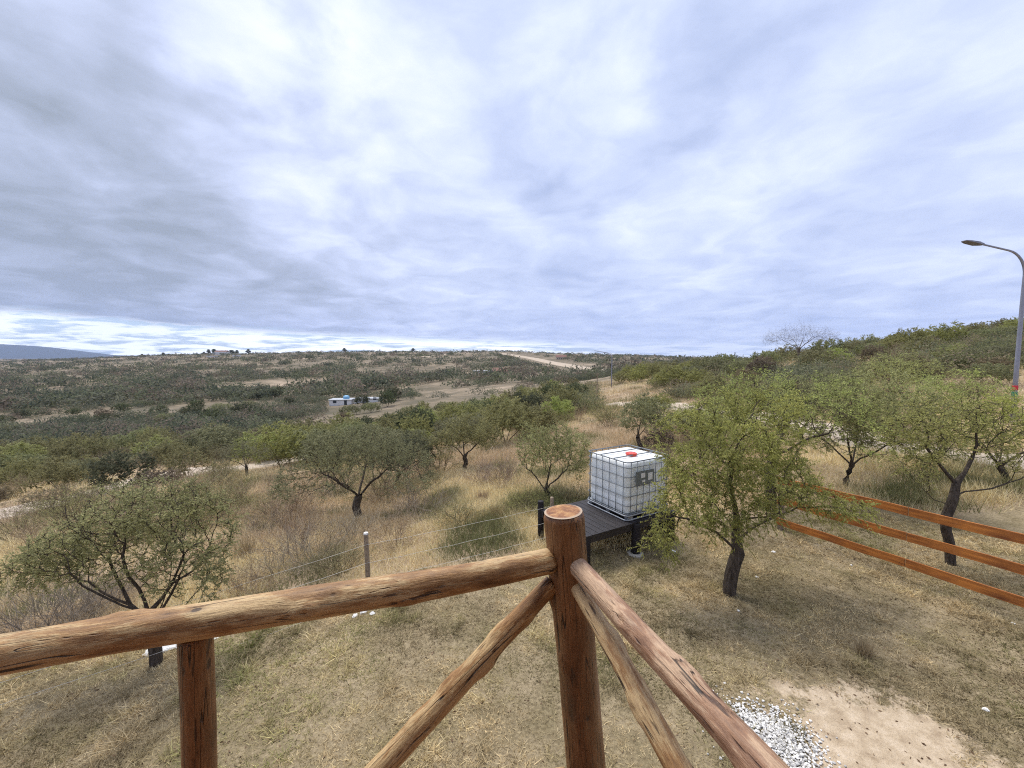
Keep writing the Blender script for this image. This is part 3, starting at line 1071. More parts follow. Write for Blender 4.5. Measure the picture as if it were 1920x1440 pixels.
for i_, (u_, D_t, H_t, W_t, g_t, lab_) in enumerate([
    (1775, 11.6, 2.7, 3.6, 'lime', 'light green feathery tree by the dirt track, left of the tall street lamp'),
    (1905, 9.6, 2.4, 3.2, 'yellow', 'yellowish tree at the right edge, in front of the tall street lamp'),
    (1330, 13.0, 2.5, 3.4, 'lime', 'light green tree straight behind the water tank and left of the big tree crown'),
    (1510, 14.5, 2.7, 3.8, 'grey', 'greyish tree beyond the dirt track, seen over the big tree crown'),
    (1690, 17.0, 2.6, 4.0, 'lime', 'light green bushy tree on the far side of the dirt track, right of centre'),
]):
    t = make_tree('thorn_tree', on_ground(u_, D_t), 401 + i_, H_t, W_t, base_h=.4, trunk_r=.07, green=g_t, natt=700, step=.15, kill=.19, nclump=13, flat=.25,
                  leafkw=dict(near_leaf, leaf=.052, lwid=.02, per=12, tw_len=.26, tw_per=4, dome=.35), keep=.55)
    tag(t, lab_, 'tree')

# ---- leafless tree on the right-hand skyline
t = make_tree('bare_tree', on_ground(1497, 47), 139, 4.9, 8.6, base_h=1.6, trunk_r=.16, green='brown', natt=1200, step=.3, kill=.32,
              leafkw=dict(near_leaf, leaf=.12, lwid=.02, per=2, tw_len=.8, tw_per=2), keep=1.0, up=.1, flat=.3, jit=.22, bark='bark_pale')
tag(t, 'leafless tree with a fan of thin bare branches standing against the sky', 'tree')


# ---- copied trees of the belts: six grown kinds, shared meshes
def proto(seed, H, W, green, **kw):
    t = make_tree('shrub_tree', (0, 0, -60), seed, H, W, base_h=kw.pop('base_h', .22), trunk_r=.1, green=green, natt=kw.pop('natt', 300), step=.22, kill=.32,
                  leafkw=dict(tw_per=3, tw_len=.38, leaf=kw.pop('leaf', .10), lwid=.042, per=30, thr=.0095), keep=1.0, **kw)
    return t


protos = [
    proto(201, 3.2, 4.2, 'olive'), proto(202, 3.0, 4.6, 'grey'), proto(203, 2.6, 3.4, 'lime'),
    proto(204, 3.6, 4.4, 'dark', flat=.15), proto(205, 2.3, 3.2, 'brown'), proto(206, 3.0, 3.8, 'olive', flat=.1),
]
used_proto = [False] * len(protos)
rnd = random.Random(7)
KIND = ['olive-green', 'grey-green', 'yellow-green', 'dark green', 'brownish', 'bushy olive']
placed = []


def put_tree(x, y, k, s, label, group):
    loc = (x, y, gz1(x, y) - .32 * s)
    rz = rnd.uniform(0, 6.28)
    sc = (s * rnd.uniform(.85, 1.2), s * rnd.uniform(.85, 1.2), s * rnd.uniform(.8, 1.15))
    if not used_proto[k]:
        o = protos[k]
        used_proto[k] = True
        o.location = loc
        o.rotation_euler = (0, 0, rz)
        o.scale = sc
    else:
        o = copy_thing(protos[k], loc, rz, sc)
    tag(o, f'{KIND[k]} {label}', 'tree', group)
    placed.append((x, y, s))
    return o


def scatter(n, u0, u1, D0, D1, kinds, s0, s1, label, group, mind=1.6, test=None):
    made = tries = 0
    while made < n and tries < n * 60:
        tries += 1
        u = rnd.uniform(u0, u1)
        D = math.exp(rnd.uniform(math.log(D0), math.log(D1)))
        x, y = px_xy(u, D)
        if test and not test(u, D, x, y): continue
        s = rnd.uniform(s0, s1)
        if any((x - a) ** 2 + (y - b) ** 2 < (mind * .5 * (s + c)) ** 2 for a, b, c in placed): continue
        if max(float(masks(np.array([x]), np.array([y]))[2][0]), 0) > .1: continue
        put_tree(x, y, rnd.choice(kinds), s, label, group)
        made += 1
    return made


# belt across the left slope
scatter(56, -120, 700, 31, 52, [0, 1, 0, 2, 5, 4], .85, 1.25, 'tree in the thicket across the left slope', 'thicket trees across the left slope', 2.6)
scatter(16, 480, 1100, 24, 34, [0, 1, 5, 2], .75, 1.1, 'tree on the middle slope behind the dry grass', 'trees on the middle slope', 2.8,
        test=lambda u, D, x, y: not (1080 < u < 1240))
scatter(46, 640, 1110, 34, 75, [0, 1, 5, 3, 2], .8, 1.15, 'tree in the wooded ridge left of the dry grass saddle', 'trees of the middle ridge', 2.6)
# right hill
scatter(78, 1235, 2060, 34, 75, [0, 1, 5, 0, 4, 1, 2], .7, 1.05, 'tree on the hillside along the right skyline', 'trees of the right hillside', 2.5)
scatter(26, 1300, 2080, 19, 34, [0, 1, 2, 4, 5, 1], .42, .72, 'shrub tree on the dry slope below the right skyline', 'shrub trees below the right hillside', 2.6,
        test=lambda u, D, x, y: not (1560 < u < 1680 and D > 24))
scatter(12, 1160, 1250, 58, 85, [0, 1, 5], .8, 1.1, 'tree closing the far end of the dry saddle', 'trees at the far end of the saddle', 2.2)
scatter(7, 1160, 1400, 17, 30, [1, 0, 4], .4, .65, 'shrub tree at the edge of the dry saddle', 'shrub trees on the saddle edge', 3.0,
        test=lambda u, D, x, y: u > 1225 or D > 27)
scatter(9, -60, 420, 21, 29, [1, 0, 4], .55, .85, 'shrub tree between the pale tracks and the left thicket', 'shrub trees by the left tracks', 3.0)
# dark rounded tree just behind the left tree
x, y = px_xy(215, 22)
o = put_tree(x, y, 3, .78, 'x', 'trees of the left hollow')
tag(o, 'dark green rounded tree seen right above the left spreading tree', 'tree')
# second slope, beyond the hollow: the ones that still read as single trees
scatter(50, -80, 760, 95, 230, [3, 1, 3, 4, 1], 1.1, 1.7, 'tree on the far side of the valley', 'single trees across the valley', 4.5)

# ---- far woodland as one mass
def mass(name, label, rng, x, D, bands, wlo, whi, size=2.1, pal=None):
    V, Q, C = [], [], []
    z = gz(x, D)
    for lo, hi, k in bands:
        s = (D >= lo) & (D < hi)
        m = int(s.sum())
        if not m: continue
        _clump(rng, V, Q, C, x[s], D[s], z[s], m, k, wlo * (1.9 if hi > 400 else 1), whi * (1.9 if hi > 400 else 1), size, pal)
    me = mesh_np(name, np.vstack(V), [np.vstack(Q)], MAT['leaf'], color=np.vstack(C), smooth=False)
    tag(link(name, me), label, 'woodland', kind='stuff')


def _clump(rng, V, Q, C, cx, cy, cz, m, k, wlo, whi, size_, pal):
    W = wlo + (whi - wlo) * rng.uniform(0, 1, m) ** 1.6
    Hh = W * rng.uniform(.55, .85, m)
    d = unit(rng.normal(0, 1, (m, k, 3)))
    d[..., 2] = np.abs(d[..., 2])
    r = rng.uniform(.45, 1.0, (m, k, 1)) ** .5
    lump = 1 + .35 * np.sin(d[..., :1] * 5 + rng.uniform(0, 6, (m, 1, 1))) * np.cos(d[..., 1:2] * 4 + rng.uniform(0, 6, (m, 1, 1)))
    p = d * r * lump * np.stack([W, W, Hh], 1)[:, None]
    p = p + np.stack([cx, cy, cz + .25 * Hh], 1)[:, None]
    size = (W / math.sqrt(k) * size_)[:, None, None] * rng.uniform(.6, 1.3, (m, k, 1))
    e1 = unit(rng.normal(0, 1, (m, k, 3)))
    e2 = unit(np.cross(e1, d + rng.normal(0, .5, d.shape)))
    q = np.stack([p - e1 * size * .5, p + e2 * size * .3, p + e1 * size * .5, p - e2 * size * .3], 2).reshape(-1, 3)
    base = rng.choice(4, m, p=[.35, .3, .2, .15])
    c = pal[base][:, None] * rng.uniform(.75, 1.35, (m, k, 1)) * rng.uniform(.85, 1.2, (m, 1, 1))
    off = sum(len(a) for a in V)
    V.append(q)
    Q.append(np.arange(m * k * 4).reshape(-1, 4) + off)
    C.append(np.repeat(c.reshape(-1, 3), 4, axis=0))


def undergrowth():
    rng = np.random.default_rng(15)
    n = 8500
    u = rng.uniform(-150, 2150, n)
    D = np.exp(rng.uniform(math.log(24), math.log(85), n))
    x = (u - 960) / F * D
    left = (u < 720) & (D > 29) & (D < 60)
    midr = (u >= 640) & (u < 1115) & (D > 33)
    right = (u > 1225) & (D > 30 - 9 * (u > 1450)) & ((np.abs(u - 1640) > 45) | (D > 44))
    f = fbm(x / 6, D / 6, 91, 3)
    keep = (left | midr | right) & (f > np.where(right, np.where(D < 31, .52, .44), .38)) & (dist_poly(x, D, TRACK_R) > 2.5)
    x, D = x[keep], D[keep]
    pal = np.array([[.20, .20, .095], [.19, .19, .12], [.23, .185, .125], [.12, .13, .075]])
    mass('undergrowth', 'low tangled scrub filling the gaps between the thicket trees', rng, x, D, ((0, 45, 420), (45, 200, 260)), .6, 1.7, 1.7, pal)


def far_woods():
    rng = np.random.default_rng(5)
    V, Q, C = [], [], []
    n = 13000
    u = rng.uniform(-150, 1400, n)
    D = np.exp(rng.uniform(math.log(62), math.log(2100), n))
    x = (u - 960) / F * D
    keep = fbm(x / 60, D / 60, 71, 3) + .14 * rng.uniform(size=n) > .495
    keep |= (D > 700) & (rng.uniform(size=n) < .55)
    keep &= ~((u > 640) & (D < 100))
    keep &= ~((u > 1100) & (D < 120))
    keep &= dist_poly(x, D, FAR_ROAD) > 36
    keep &= ~((u > 1040) & (u < 1180) & (D > 190) & (D < 310))
    # a clearing around the white buildings
    keep &= ~((np.abs(u - 665) < 60) & (D > 100) & (D < 168))
    x, D = x[keep], D[keep]
    n2_ = 1100
    u2 = rng.uniform(-100, 1240, n2_)
    D2 = rng.uniform(1150, 1450, n2_)
    x, D = np.concatenate([x, (u2 - 960) / F * D2]), np.concatenate([D, D2])
    pal = np.array([[.13, .14, .085], [.15, .15, .105], [.19, .155, .12], [.085, .10, .068]])
    mass('far_woodland', 'dark scrub woodland covering the valley and the far plateau', rng, x, D, ((0, 180, 330), (180, 500, 110), (500, 3000, 40)), .9, 4.2, 2.1, pal)


FAR_ROAD = [(k.x, k.y) for k in FAR_KEYS]
far_woods()
undergrowth()

# pale road over the far ridge, draped on the ground
def drape(name, pts, wd, mat, lift=.25, steps=14):
    P = []
    for (a, b) in zip(pts[:-1], pts[1:]):
        for k in range(steps):
            P.append((a[0] + (b[0] - a[0]) * k / steps, a[1] + (b[1] - a[1]) * k / steps))
    P.append(pts[-1])
    P = np.array(P)
    T = unit(np.gradient(P, axis=0))
    Nn = np.column_stack([-T[:, 1], T[:, 0]])
    rows = []
    for s in np.linspace(-1, 1, 7):
        q = P + Nn * s * wd * .5
        rows.append(np.column_stack([q, gz(q[:, 0], q[:, 1]) + lift * (1 - .9 * abs(s) ** 3)]))
    V = np.concatenate(rows)
    n = len(P)
    Fq = [(r * n + i, r * n + i + 1, (r + 1) * n + i + 1, (r + 1) * n + i) for r in range(6) for i in range(n - 1)]
    o = link(name, mesh_np(name, V, [np.array(Fq)], mat))
    return tag(o, kind='structure')


drape('road', FAR_ROAD, 20, MAT['road'], 1.3)
drape('road', [((u - 960) / F * D, D) for u, D in ((795, 640), (815, 760), (838, 900), (862, 1000))], 16, MAT['road'], 1.3)


# ------------------------------------------------------------------ grasses
def blades(P, H, Wd, rng, per, spread, c0, c1, lean=.5):
    n = len(P)
    base = np.repeat(P, per, axis=0)
    h = np.repeat(H, per)[:, None] * rng.uniform(.5, 1.15, (n * per, 1))
    off = rng.normal(0, 1, (n * per, 2)) * np.repeat(spread, per)[:, None]
    base = base + np.column_stack([off, np.zeros(n * per)])
    a = rng.uniform(0, 6.283, n * per)
    sd_ = np.column_stack([np.cos(a), np.sin(a), np.zeros(n * per)])
    ln = rng.normal(0, lean, (n * per, 2)) + off / (np.repeat(spread, per)[:, None] + 1e-6) * lean * .5
    tip = base + np.column_stack([ln * h, np.ones(n * per)]) * h * np.array([1, 1, 1.0])
    tip[:, :2] = base[:, :2] + ln * h
    w_ = np.repeat(Wd, per)[:, None]
    v = np.stack([base - sd_ * w_ * .5, base + sd_ * w_ * .5, tip], 1).reshape(-1, 3)
    t = rng.uniform(0, 1, (n * per, 1))
    c0 = np.repeat(np.broadcast_to(c0, (n, 3)), per, axis=0)
    c1 = np.repeat(np.broadcast_to(c1, (n, 3)), per, axis=0)
    c = (c0 * (1 - t) + c1 * t) * rng.uniform(.75, 1.25, (n * per, 1))
    return v, np.arange(n * per * 3).reshape(-1, 3), np.repeat(c, 3, axis=0)


def build_lawn():
    rng = np.random.default_rng(61)
    n = 210000
    r = np.sqrt(rng.uniform(2.2 ** 2, 12.0 ** 2, n))
    a = rng.uniform(R(-64), R(64), n)
    x, y = r * np.sin(a), r * np.cos(a)
    lawn, sand, track, far = masks(x, y)
    g = fbm(x / 1.3, y / 1.3, 52, 4)
    keep = (lawn > .4) & (rng.uniform(size=n) > sand * 1.25) & (track < .3) & (rng.uniform(size=n) < .35 + .9 * g) & (y > 1.7)
    keep &= rng.uniform(size=n) < np.clip(1.25 - r * .06, .4, 1)
    x, y, g, r = x[keep], y[keep], g[keep], r[keep]
    P = np.column_stack([x, y, gz(x, y) - .005])
    g2 = fbm(x / .5, y / .5, 57, 3)[:, None]
    gr = np.clip((fbm(x / 1.9, y / 1.9, 58, 3)[:, None] - .42) * 5, 0, 1)
    straw0, straw1 = np.array([.39, .29, .165]), np.array([.78, .63, .39])
    grn0, grn1 = np.array([.17, .175, .06]), np.array([.36, .36, .13])
    f = np.clip(gr * .8 + (g2 - .5) * 1.4, 0, 1) * (rng.uniform(size=(len(x), 1)) < .8)
    dk = np.clip((fbm(x / .9, y / .9, 59, 4) - .47) * 5 + np.clip((x - 1.5) / 3, 0, 1) * .3, 0, 1)[:, None]
    c0, c1 = straw0 * (1 - f) + grn0 * f, straw1 * (1 - f) + grn1 * f
    c0, c1 = c0 * (1 - dk * .5), c1 * (1 - dk * .45)
    g3 = .55 + .95 * fbm(x / .11, y / .11, 83, 2)[:, None]
    c0, c1 = c0 * g3, c1 * g3
    H = rng.uniform(.012, .034, len(x)) * (.6 + g) * (1 + .04 * r)
    H = H * (1 + 1.3 * np.clip((fbm(x / .28, y / .28, 77, 2) - .62) * 8, 0, 1))
    v, t, c = blades(P, H, np.full(len(x), .007) * (1 + .06 * r), rng, 5, np.full(len(x), .018), c0, c1, .95)
    me = mesh_np('lawn_grass', v, [t], MAT['grass'], color=c, smooth=False)
    tag(link('lawn_grass', me), 'short patchy dry lawn grass around the log railing', 'grass', kind='stuff')


def build_wild():
    rng = np.random.default_rng(62)
    n = 150000
    r = np.exp(rng.uniform(math.log(6.0), math.log(85), n))
    a = rng.uniform(R(-60), R(60), n)
    x, y = r * np.sin(a), r * np.cos(a)
    lawn, sand, track, far = masks(x, y)
    g = fbm(x / 3.0, y / 3.0, 63, 4)
    for pts in (TRACK_L1, TRACK_L2):
        track = np.maximum(track, dist_poly(x, y + .8, pts) < 1.7)
    keep = (lawn < .3) & (track < .05) & (rng.uniform(size=n) < .15 + 1.3 * g) & (y > 3.0)
    x, y, g, r = x[keep], y[keep], g[keep], r[keep]
    n = len(x)
    P = np.column_stack([x, y, gz(x, y) - .02])
    t1 = np.clip((fbm(x / 4.5, y / 4.5, 64, 3)[:, None] - .38) * 4, 0, 1)
    t2 = np.clip((fbm(x / 1.6, y / 1.6, 65, 3)[:, None] - .60) * 8, 0, 1)
    c0 = np.array([.40, .29, .20]) * (1 - t1) + np.array([.56, .43, .27]) * t1
    c1 = np.array([.72, .57, .42]) * (1 - t1) + np.array([.88, .76, .52]) * t1
    c0 = c0 * (1 - t2) + np.array([.14, .13, .07]) * t2
    c1 = c1 * (1 - t2) + np.array([.26, .25, .13]) * t2
    H = rng.uniform(.12, .42, n) * (.35 + 1.1 * g) * np.clip(.55 + r * .03, .6, 1.3)
    v, t, c = blades(P, H, .007 * (1 + .09 * r), rng, 7, .05 + .006 * r, c0, c1, .38)
    me = mesh_np('wild_grass', v, [t], MAT['grass'], color=c, smooth=False)
    tag(link('wild_grass', me), 'tall straw-coloured wild grass covering the slope beyond the fence', 'grass', kind='stuff')


def build_litter():
    rng = np.random.default_rng(66)
    n = 9000
    r_ = np.sqrt(rng.uniform(2.4 ** 2, 9.5 ** 2, n))
    a = rng.uniform(R(-62), R(62), n)
    x, y = r_ * np.sin(a), r_ * np.cos(a)
    lawn, sand, track, far = masks(x, y)
    k = (y > 1.9) & (lawn > .3) & (rng.uniform(size=n) < .25 + 1.5 * np.clip(fbm(x / .8, y / .8, 67, 3) - .35, 0, 1))
    x, y = x[k], y[k]
    P = np.column_stack([x, y, gz(x, y) + .006])
    d = rng.normal(0, 1, (len(x), 3)); d[:, 2] *= .25
    v, q, c = leaf_quads(P, unit(d), rng, .035, .018, (.10, .06, .035), (.30, .20, .12))
    tag(link('leaf_litter', mesh_np('leaf_litter', v, [q], MAT['grass'], color=c, smooth=False)), 'dry brown leaves and bits scattered over the lawn and the bare sand', 'leaf litter', kind='stuff')


build_lawn()
build_wild()
build_litter()


# ---- tussocks and dead shrubs that stand out one by one
def shrub_mesh(name, seed, W, H, nst, c0, c1, leafy=0.0, lc=None):
    rng = np.random.default_rng(seed)
    V, Q, C = [], [], []

    def seg(p0, p1, r0, r1, col):
        d = unit(p1 - p0)
        e1 = unit(np.cross(d, np.array([.31, .17, 1.0])))
        e2 = np.cross(d, e1)
        m = len(p0)
        vs = []
        for P_, r_ in ((p0, r0), (p1, r1)):
            for k in range(3):
                a = 2 * math.pi * k / 3
                vs.append(P_ + (e1 * math.cos(a) + e2 * math.sin(a)) * r_)
        vs = np.stack(vs, 1).reshape(-1, 3)
        o = (np.arange(m) * 6)[:, None] + sum(len(q) for q in V)
        V.append(vs)
        Q.append(np.concatenate([o + np.array([[k, (k + 1) % 3, 3 + (k + 1) % 3, 3 + k]]) for k in range(3)]))
        C.append(np.repeat(col, 6, axis=0))
    a = rng.uniform(0, 6.283, nst)
    el = rng.uniform(.35, 1.5, nst)
    rad = np.sqrt(rng.uniform(0, 1, nst)) * W * .18
    p = np.column_stack([np.cos(a) * rad, np.sin(a) * rad, np.zeros(nst) - .03])
    d = np.column_stack([np.cos(a) * np.cos(el) * W, np.sin(a) * np.cos(el) * W, np.sin(el) * H * 1.5])
    tips = []
    r = .008
    for lev in range(4):
        col = (np.array(c0) + (np.array(c1) - np.array(c0)) * rng.uniform(0, 1, (len(p), 1))) * rng.uniform(.8, 1.2, (len(p), 1))
        L = [.38, .3, .22, .16][lev]
        q = p + d * L * rng.uniform(.6, 1.2, (len(p), 1))
        q[:, 2] = np.maximum(q[:, 2], .02)
        seg(p, q, r, r * .65, col)
        r *= .65
        m = [3, 3, 2, 1][lev]
        p = np.repeat(q, m, axis=0)
        dl = np.linalg.norm(np.repeat(d, m, axis=0), axis=1, keepdims=True)
        d = np.repeat(d, m, axis=0) + rng.normal(0, .42, (len(p), 3)) * dl
        if lev >= 2: tips.append(q)
    me = mesh_np(name, np.vstack(V), [np.vstack(Q)], MAT['twig'], color=np.vstack(C))
    lm = None
    if leafy:
        T = np.vstack(tips)
        T = np.repeat(T, int(leafy), axis=0) + rng.normal(0, .04, (len(T) * int(leafy), 3))
        lv, lq, lc_ = leaf_quads(T, unit(rng.normal(0, 1, T.shape)), rng, .04, .018, *lc)
        lm = mesh_np(name + '_leaves', lv, [lq], MAT['leaf'], color=lc_, smooth=False)
    return me, lm


def shrub(name, loc, mesh, rz=0, sc=(1, 1, 1)):
    root = empty(name, loc, rz)
    root.scale = sc
    link('stems', mesh[0], root)
    if mesh[1]: link('leaves', mesh[1], root)
    return root


def tuft_mesh(seed, H, n, c0, c1):
    rng = np.random.default_rng(seed)
    P = np.zeros((n, 3))
    P[:, :2] = rng.normal(0, H * .16, (n, 2))
    v, t, c = blades(P, np.full(n, H), np.full(n, .012), rng, 4, np.full(n, H * .06), np.array(c0), np.array(c1), .33)
    return mesh_np('tussock', v, [t], MAT['grass'], color=c, smooth=False)


sh_grey = shrub_mesh('dead_shrub', 301, 1.2, .75, 26, (.15, .125, .095), (.33, .28, .22))
sh_brown = shrub_mesh('brown_shrub', 302, 1.0, .8, 26, (.22, .16, .115), (.45, .34, .25), 2, ((.15, .10, .06), (.26, .18, .11)))
sh_green = shrub_mesh('low_shrub', 303, .9, .7, 30, (.08, .06, .04), (.18, .14, .10), 5, GREENS['olive'])

for u, D, m, s, lab in [
    (25, 6.6, sh_grey, 1.15, 'grey bare bramble in the hollow at the left edge, behind the log rail'),
    (115, 6.9, sh_grey, 1.05, 'grey bare bramble just left of the spreading tree trunk'),
    (585, 7.9, sh_grey, 1.0, 'grey dead shrub along the wire fence, left of its post'),
    (630, 7.2, sh_green, .75, 'dark green low shrub tangled right beside the wire fence post'),
    (505, 7.6, sh_grey, .8, 'thin grey dead shrub leaning over the wires left of the fence post'),
    (800, 10.2, sh_grey, 1.0, 'dark dead shrub on the slope between the umbrella-shaped tree and the log corner post'),
    (735, 8.4, sh_brown, .8, 'reddish brown shrub just right of the wire fence post'),
    (860, 9.3, sh_green, .7, 'small olive shrub by the wires, left of the log corner post'),
    (560, 12.5, sh_brown, .9, 'brown dry shrub under the left limbs of the umbrella-shaped tree'),
    (985, 10.0, sh_green, .8, 'leafy low shrub above the log corner post'),
    (1075, 10.4, sh_green, .7, 'leafy low shrub against the left side of the water tank'),
    (440, 16.0, sh_brown, 1.0, 'brown shrub on the pale grass below the upper dirt track'),
    (30, 12.0, sh_brown, .9, 'brown shrub in the pale grass at the left edge, below the lower track'),
    (60, 5.9, sh_grey, .9, 'dark grey bramble nearest the long log rail at the left edge'),
    (175, 7.4, sh_grey, .9, 'grey bramble seen through the lower branches of the left spreading tree'),
    (440, 6.9, sh_brown, .6, 'low brown shrub by the wires right of the left spreading tree'),
    (545, 8.8, sh_brown, .95, 'brown shrub behind the grey dead shrubs left of the fence post'),
    (655, 9.3, sh_grey, .9, 'grey dead shrub directly in front of the umbrella-shaped tree trunk'),
    (765, 11.3, sh_brown, .9, 'brown shrub up-slope from the dark dead shrub'),
    (905, 14.5, sh_brown, .9, 'brown shrub in the pale grass below the olive mid-slope tree'),
    (600, 15.5, sh_grey, 1.0, 'grey shrub behind the left side of the umbrella-shaped tree'),
    (330, 12.5, sh_brown, .9, 'brown shrub right above the left spreading tree crown'),
    (470, 11.0, sh_grey, .8, 'greyish shrub on the pale grass left of the umbrella-shaped tree'),
    (700, 13.8, sh_brown, .8, 'brown shrub right behind the trunk of the umbrella-shaped tree'),
]:
    tag(shrub('shrub', on_ground(u, D), m, rnd.uniform(0, 6), (s * .85, s * .85, s * .62)), lab, 'shrub', 'single shrubs near the fence')

n_low = 0
for k in range(4000):
    if n_low >= 60: break
    u = rnd.uniform(-40, 1180) if k % 3 else rnd.uniform(1200, 1900)
    D = math.exp(rnd.uniform(math.log(11.5), math.log(30)))
    x, y = px_xy(u, D)
    mk_ = masks(np.array([x]), np.array([y]))
    if mk_[0][0] > .1 or mk_[2][0] > .02 or any((x - a) ** 2 + (y - b) ** 2 < 2.0 for a, b, c in placed): continue
    if float(fbm(np.array([x / 5]), np.array([y / 5]), 93, 2)[0]) < .46: continue
    placed.append((x, y, .4))
    m = rnd.choice([sh_green, sh_green, sh_brown])
    s = rnd.uniform(.7, 1.35)
    o = shrub('shrub', (x, y, gz1(x, y)), m, rnd.uniform(0, 6.2), (s, s * rnd.uniform(.8, 1.1), s * rnd.uniform(.6, .95)))
    tag(o, ('low olive bush' if m is sh_green else 'low dry brown bush') + ' in the straw grass of the open slope', 'bush', 'low bushes on the open slope')
    n_low += 1

tf = [tuft_mesh(311, .42, 60, (.34, .26, .12), (.60, .50, .26)), tuft_mesh(312, .36, 50, (.30, .21, .12), (.52, .40, .24))]
for i, (u, D, s, lab) in enumerate([
    (440, 9.0, 1.25, 'bright straw tussock between the spreading tree and the dead shrubs'),
    (520, 11.0, 1.0, 'pale grass tussock left of the umbrella-shaped tree trunk'),
    (830, 12.5, 1.0, 'pale grass tussock in the open between two middle trees'),
    (905, 11.8, 1.1, 'yellow grass tussock left of the small upright tree'),
    (930, 9.6, .9, 'pale tussock directly above the log corner post, left side'),
    (780, 14.0, 1.0, 'straw tussock above the dark dead shrub'),
    (1130, 14.0, 1.3, 'straw tussock above the left edge of the water tank'),
    (1098, 17.0, 1.4, 'straw tussock on the slope left of the compact grey-green tree'),
    (1655, 4.85, .55, 'yellow-green grass tuft just above the bare sand patch'),
]):
    o = link('grass_tussock', tf[i % 2])
    o.location = on_ground(u, D)
    o.scale = (s, s, s)
    o.rotation_euler = (0, 0, i)
    tag(o, lab, 'grass tuft', 'grass tussocks that stand out')


# ------------------------------------------------------------------ log railing
def log_mesh(name, L, r0, r1, seed, mat, bow=(0, 0), groove=None, knots=5, flatend=True, nseg=44, nring=90):
    V, Fq = [], []
    rng = random.Random(seed)
    kn = [(rng.uniform(.05, .95) * L, rng.uniform(0, 6.283), rng.uniform(.006, .015)) for _ in range(knots)]
    o = seed * 3.7
    for i in range(nring):
        t = i / (nring - 1)
        z = t * L
        cx = bow[0] * math.sin(math.pi * t) + .006 * mnoise.noise(Vector((z * 2.2, o, 1)))
        cy = bow[1] * math.sin(math.pi * t) + .006 * mnoise.noise(Vector((z * 2.2, o, 9)))
        rb = r0 + (r1 - r0) * t
        e = min(t, 1 - t) * L
        if e < .008: rb *= .93 + .07 * (e / .008) ** .5
        for k in range(nseg):
            a = 2 * math.pi * k / nseg
            ca, sa = math.cos(a), math.sin(a)
            r = rb * (1 + .11 * mnoise.noise(Vector((ca * .8, sa * .8, z * 2.6 + o))) + .035 * mnoise.noise(Vector((ca * 2.5, sa * 2.5, z * 9 + o)))
                      + .012 * mnoise.noise(Vector((ca * 9, sa * 9, z * 5 + o))))
            for kz, ka, kh in kn:
                da = math.atan2(math.sin(a - ka), math.cos(a - ka)) * rb
                dz = (z - kz) * .6
                q = (da * da + dz * dz) / (.018 ** 2)
                if q < 6: r += kh * math.exp(-q) - kh * .9 * math.exp(-q * 6)
            if groove:
                ga, z0, z1, dep = groove
                if z0 < z < z1:
                    da = math.atan2(math.sin(a - ga - .25 * mnoise.noise(Vector((z * 3, 0, o)))), math.cos(a - ga)) * rb
                    r -= dep * math.exp(-(da / .0035) ** 2) * min(1, (z - z0) / .1, (z1 - z) / .1)
            V.append((cx + r * ca, cy + r * sa, z))
    for i in range(nring - 1):
        for k in range(nseg):
            k2 = (k + 1) % nseg
            Fq.append((i * nseg + k, i * nseg + k2, (i + 1) * nseg + k2, (i + 1) * nseg + k))
    me = bpy.data.meshes.new(name)
    me.from_pydata(V, [], Fq + [tuple(range(nseg))[::-1], tuple((nring - 1) * nseg + k for k in range(nseg))])
    me.materials.append(mat)
    for p in me.polygons: p.use_smooth = len(p.vertices) == 4
    me.update()
    return me


def place_log(name, a, b, r0, r1, seed, mat, parent, rot=0.0, **kw):
    a, b = Vector(a), Vector(b)
    me = log_mesh(name, (b - a).length, r0, r1, seed, mat, **kw)
    o = link(name, me, parent)
    q = (b - a).to_track_quat('Z', 'Y').to_matrix().to_4x4()
    inv = Matrix.Translation(-Vector(parent.location)) if parent else Matrix()
    o.matrix_local = inv @ Matrix.Translation(a) @ q @ Matrix.Rotation(rot, 4, 'Z')
    return o


def mat_endgrain():
    m, n, b = material('cut_log_end')
    P = n.coord('Object')
    d = n.vmath('LENGTH', n.map(P, sc=(1, 1, 0)))
    wob = n.noise(P, 30, 3, .6)
    rings = n.math('SINE', n.math('MULTIPLY', n.math('ADD', d, n.math('MULTIPLY', wob, .010)), 900))
    pt = n.noise(P, 34, 4, .7)
    c = n.ramp(pt, [(.34, (.12, .04, .015)), (.50, (.34, .15, .05)), (.66, (.58, .34, .13))])
    c = n.mix(n.rng(rings, -1, 1, 0, .35), c, (.22, .08, .03))
    rim = n.rng(d, .049, .054, 0, 1)
    c = n.mix(rim, c, (.50, .38, .27))
    n.set(b.inputs['Base Color'], c)
    b.inputs['Roughness'].default_value = .6
    n.set(b.inputs['Normal'], n.bump(pt, .5, .004))
    return m


MAT['endgrain'] = mat_endgrain()

DP = 1.2
ptop = survey(1056, 960, DP)
pbot = survey(1098, 1440, DP + .005)
dirp = (pbot - ptop)
foot = ptop + dirp * ((ptop.z + .1) / -dirp.z)
rail_root = empty('log_railing', (ptop.x, ptop.y, 2.1))
tag(rail_root, 'varnished rustic log railing with a thick corner post, two top rails and slanting braces', 'railing')
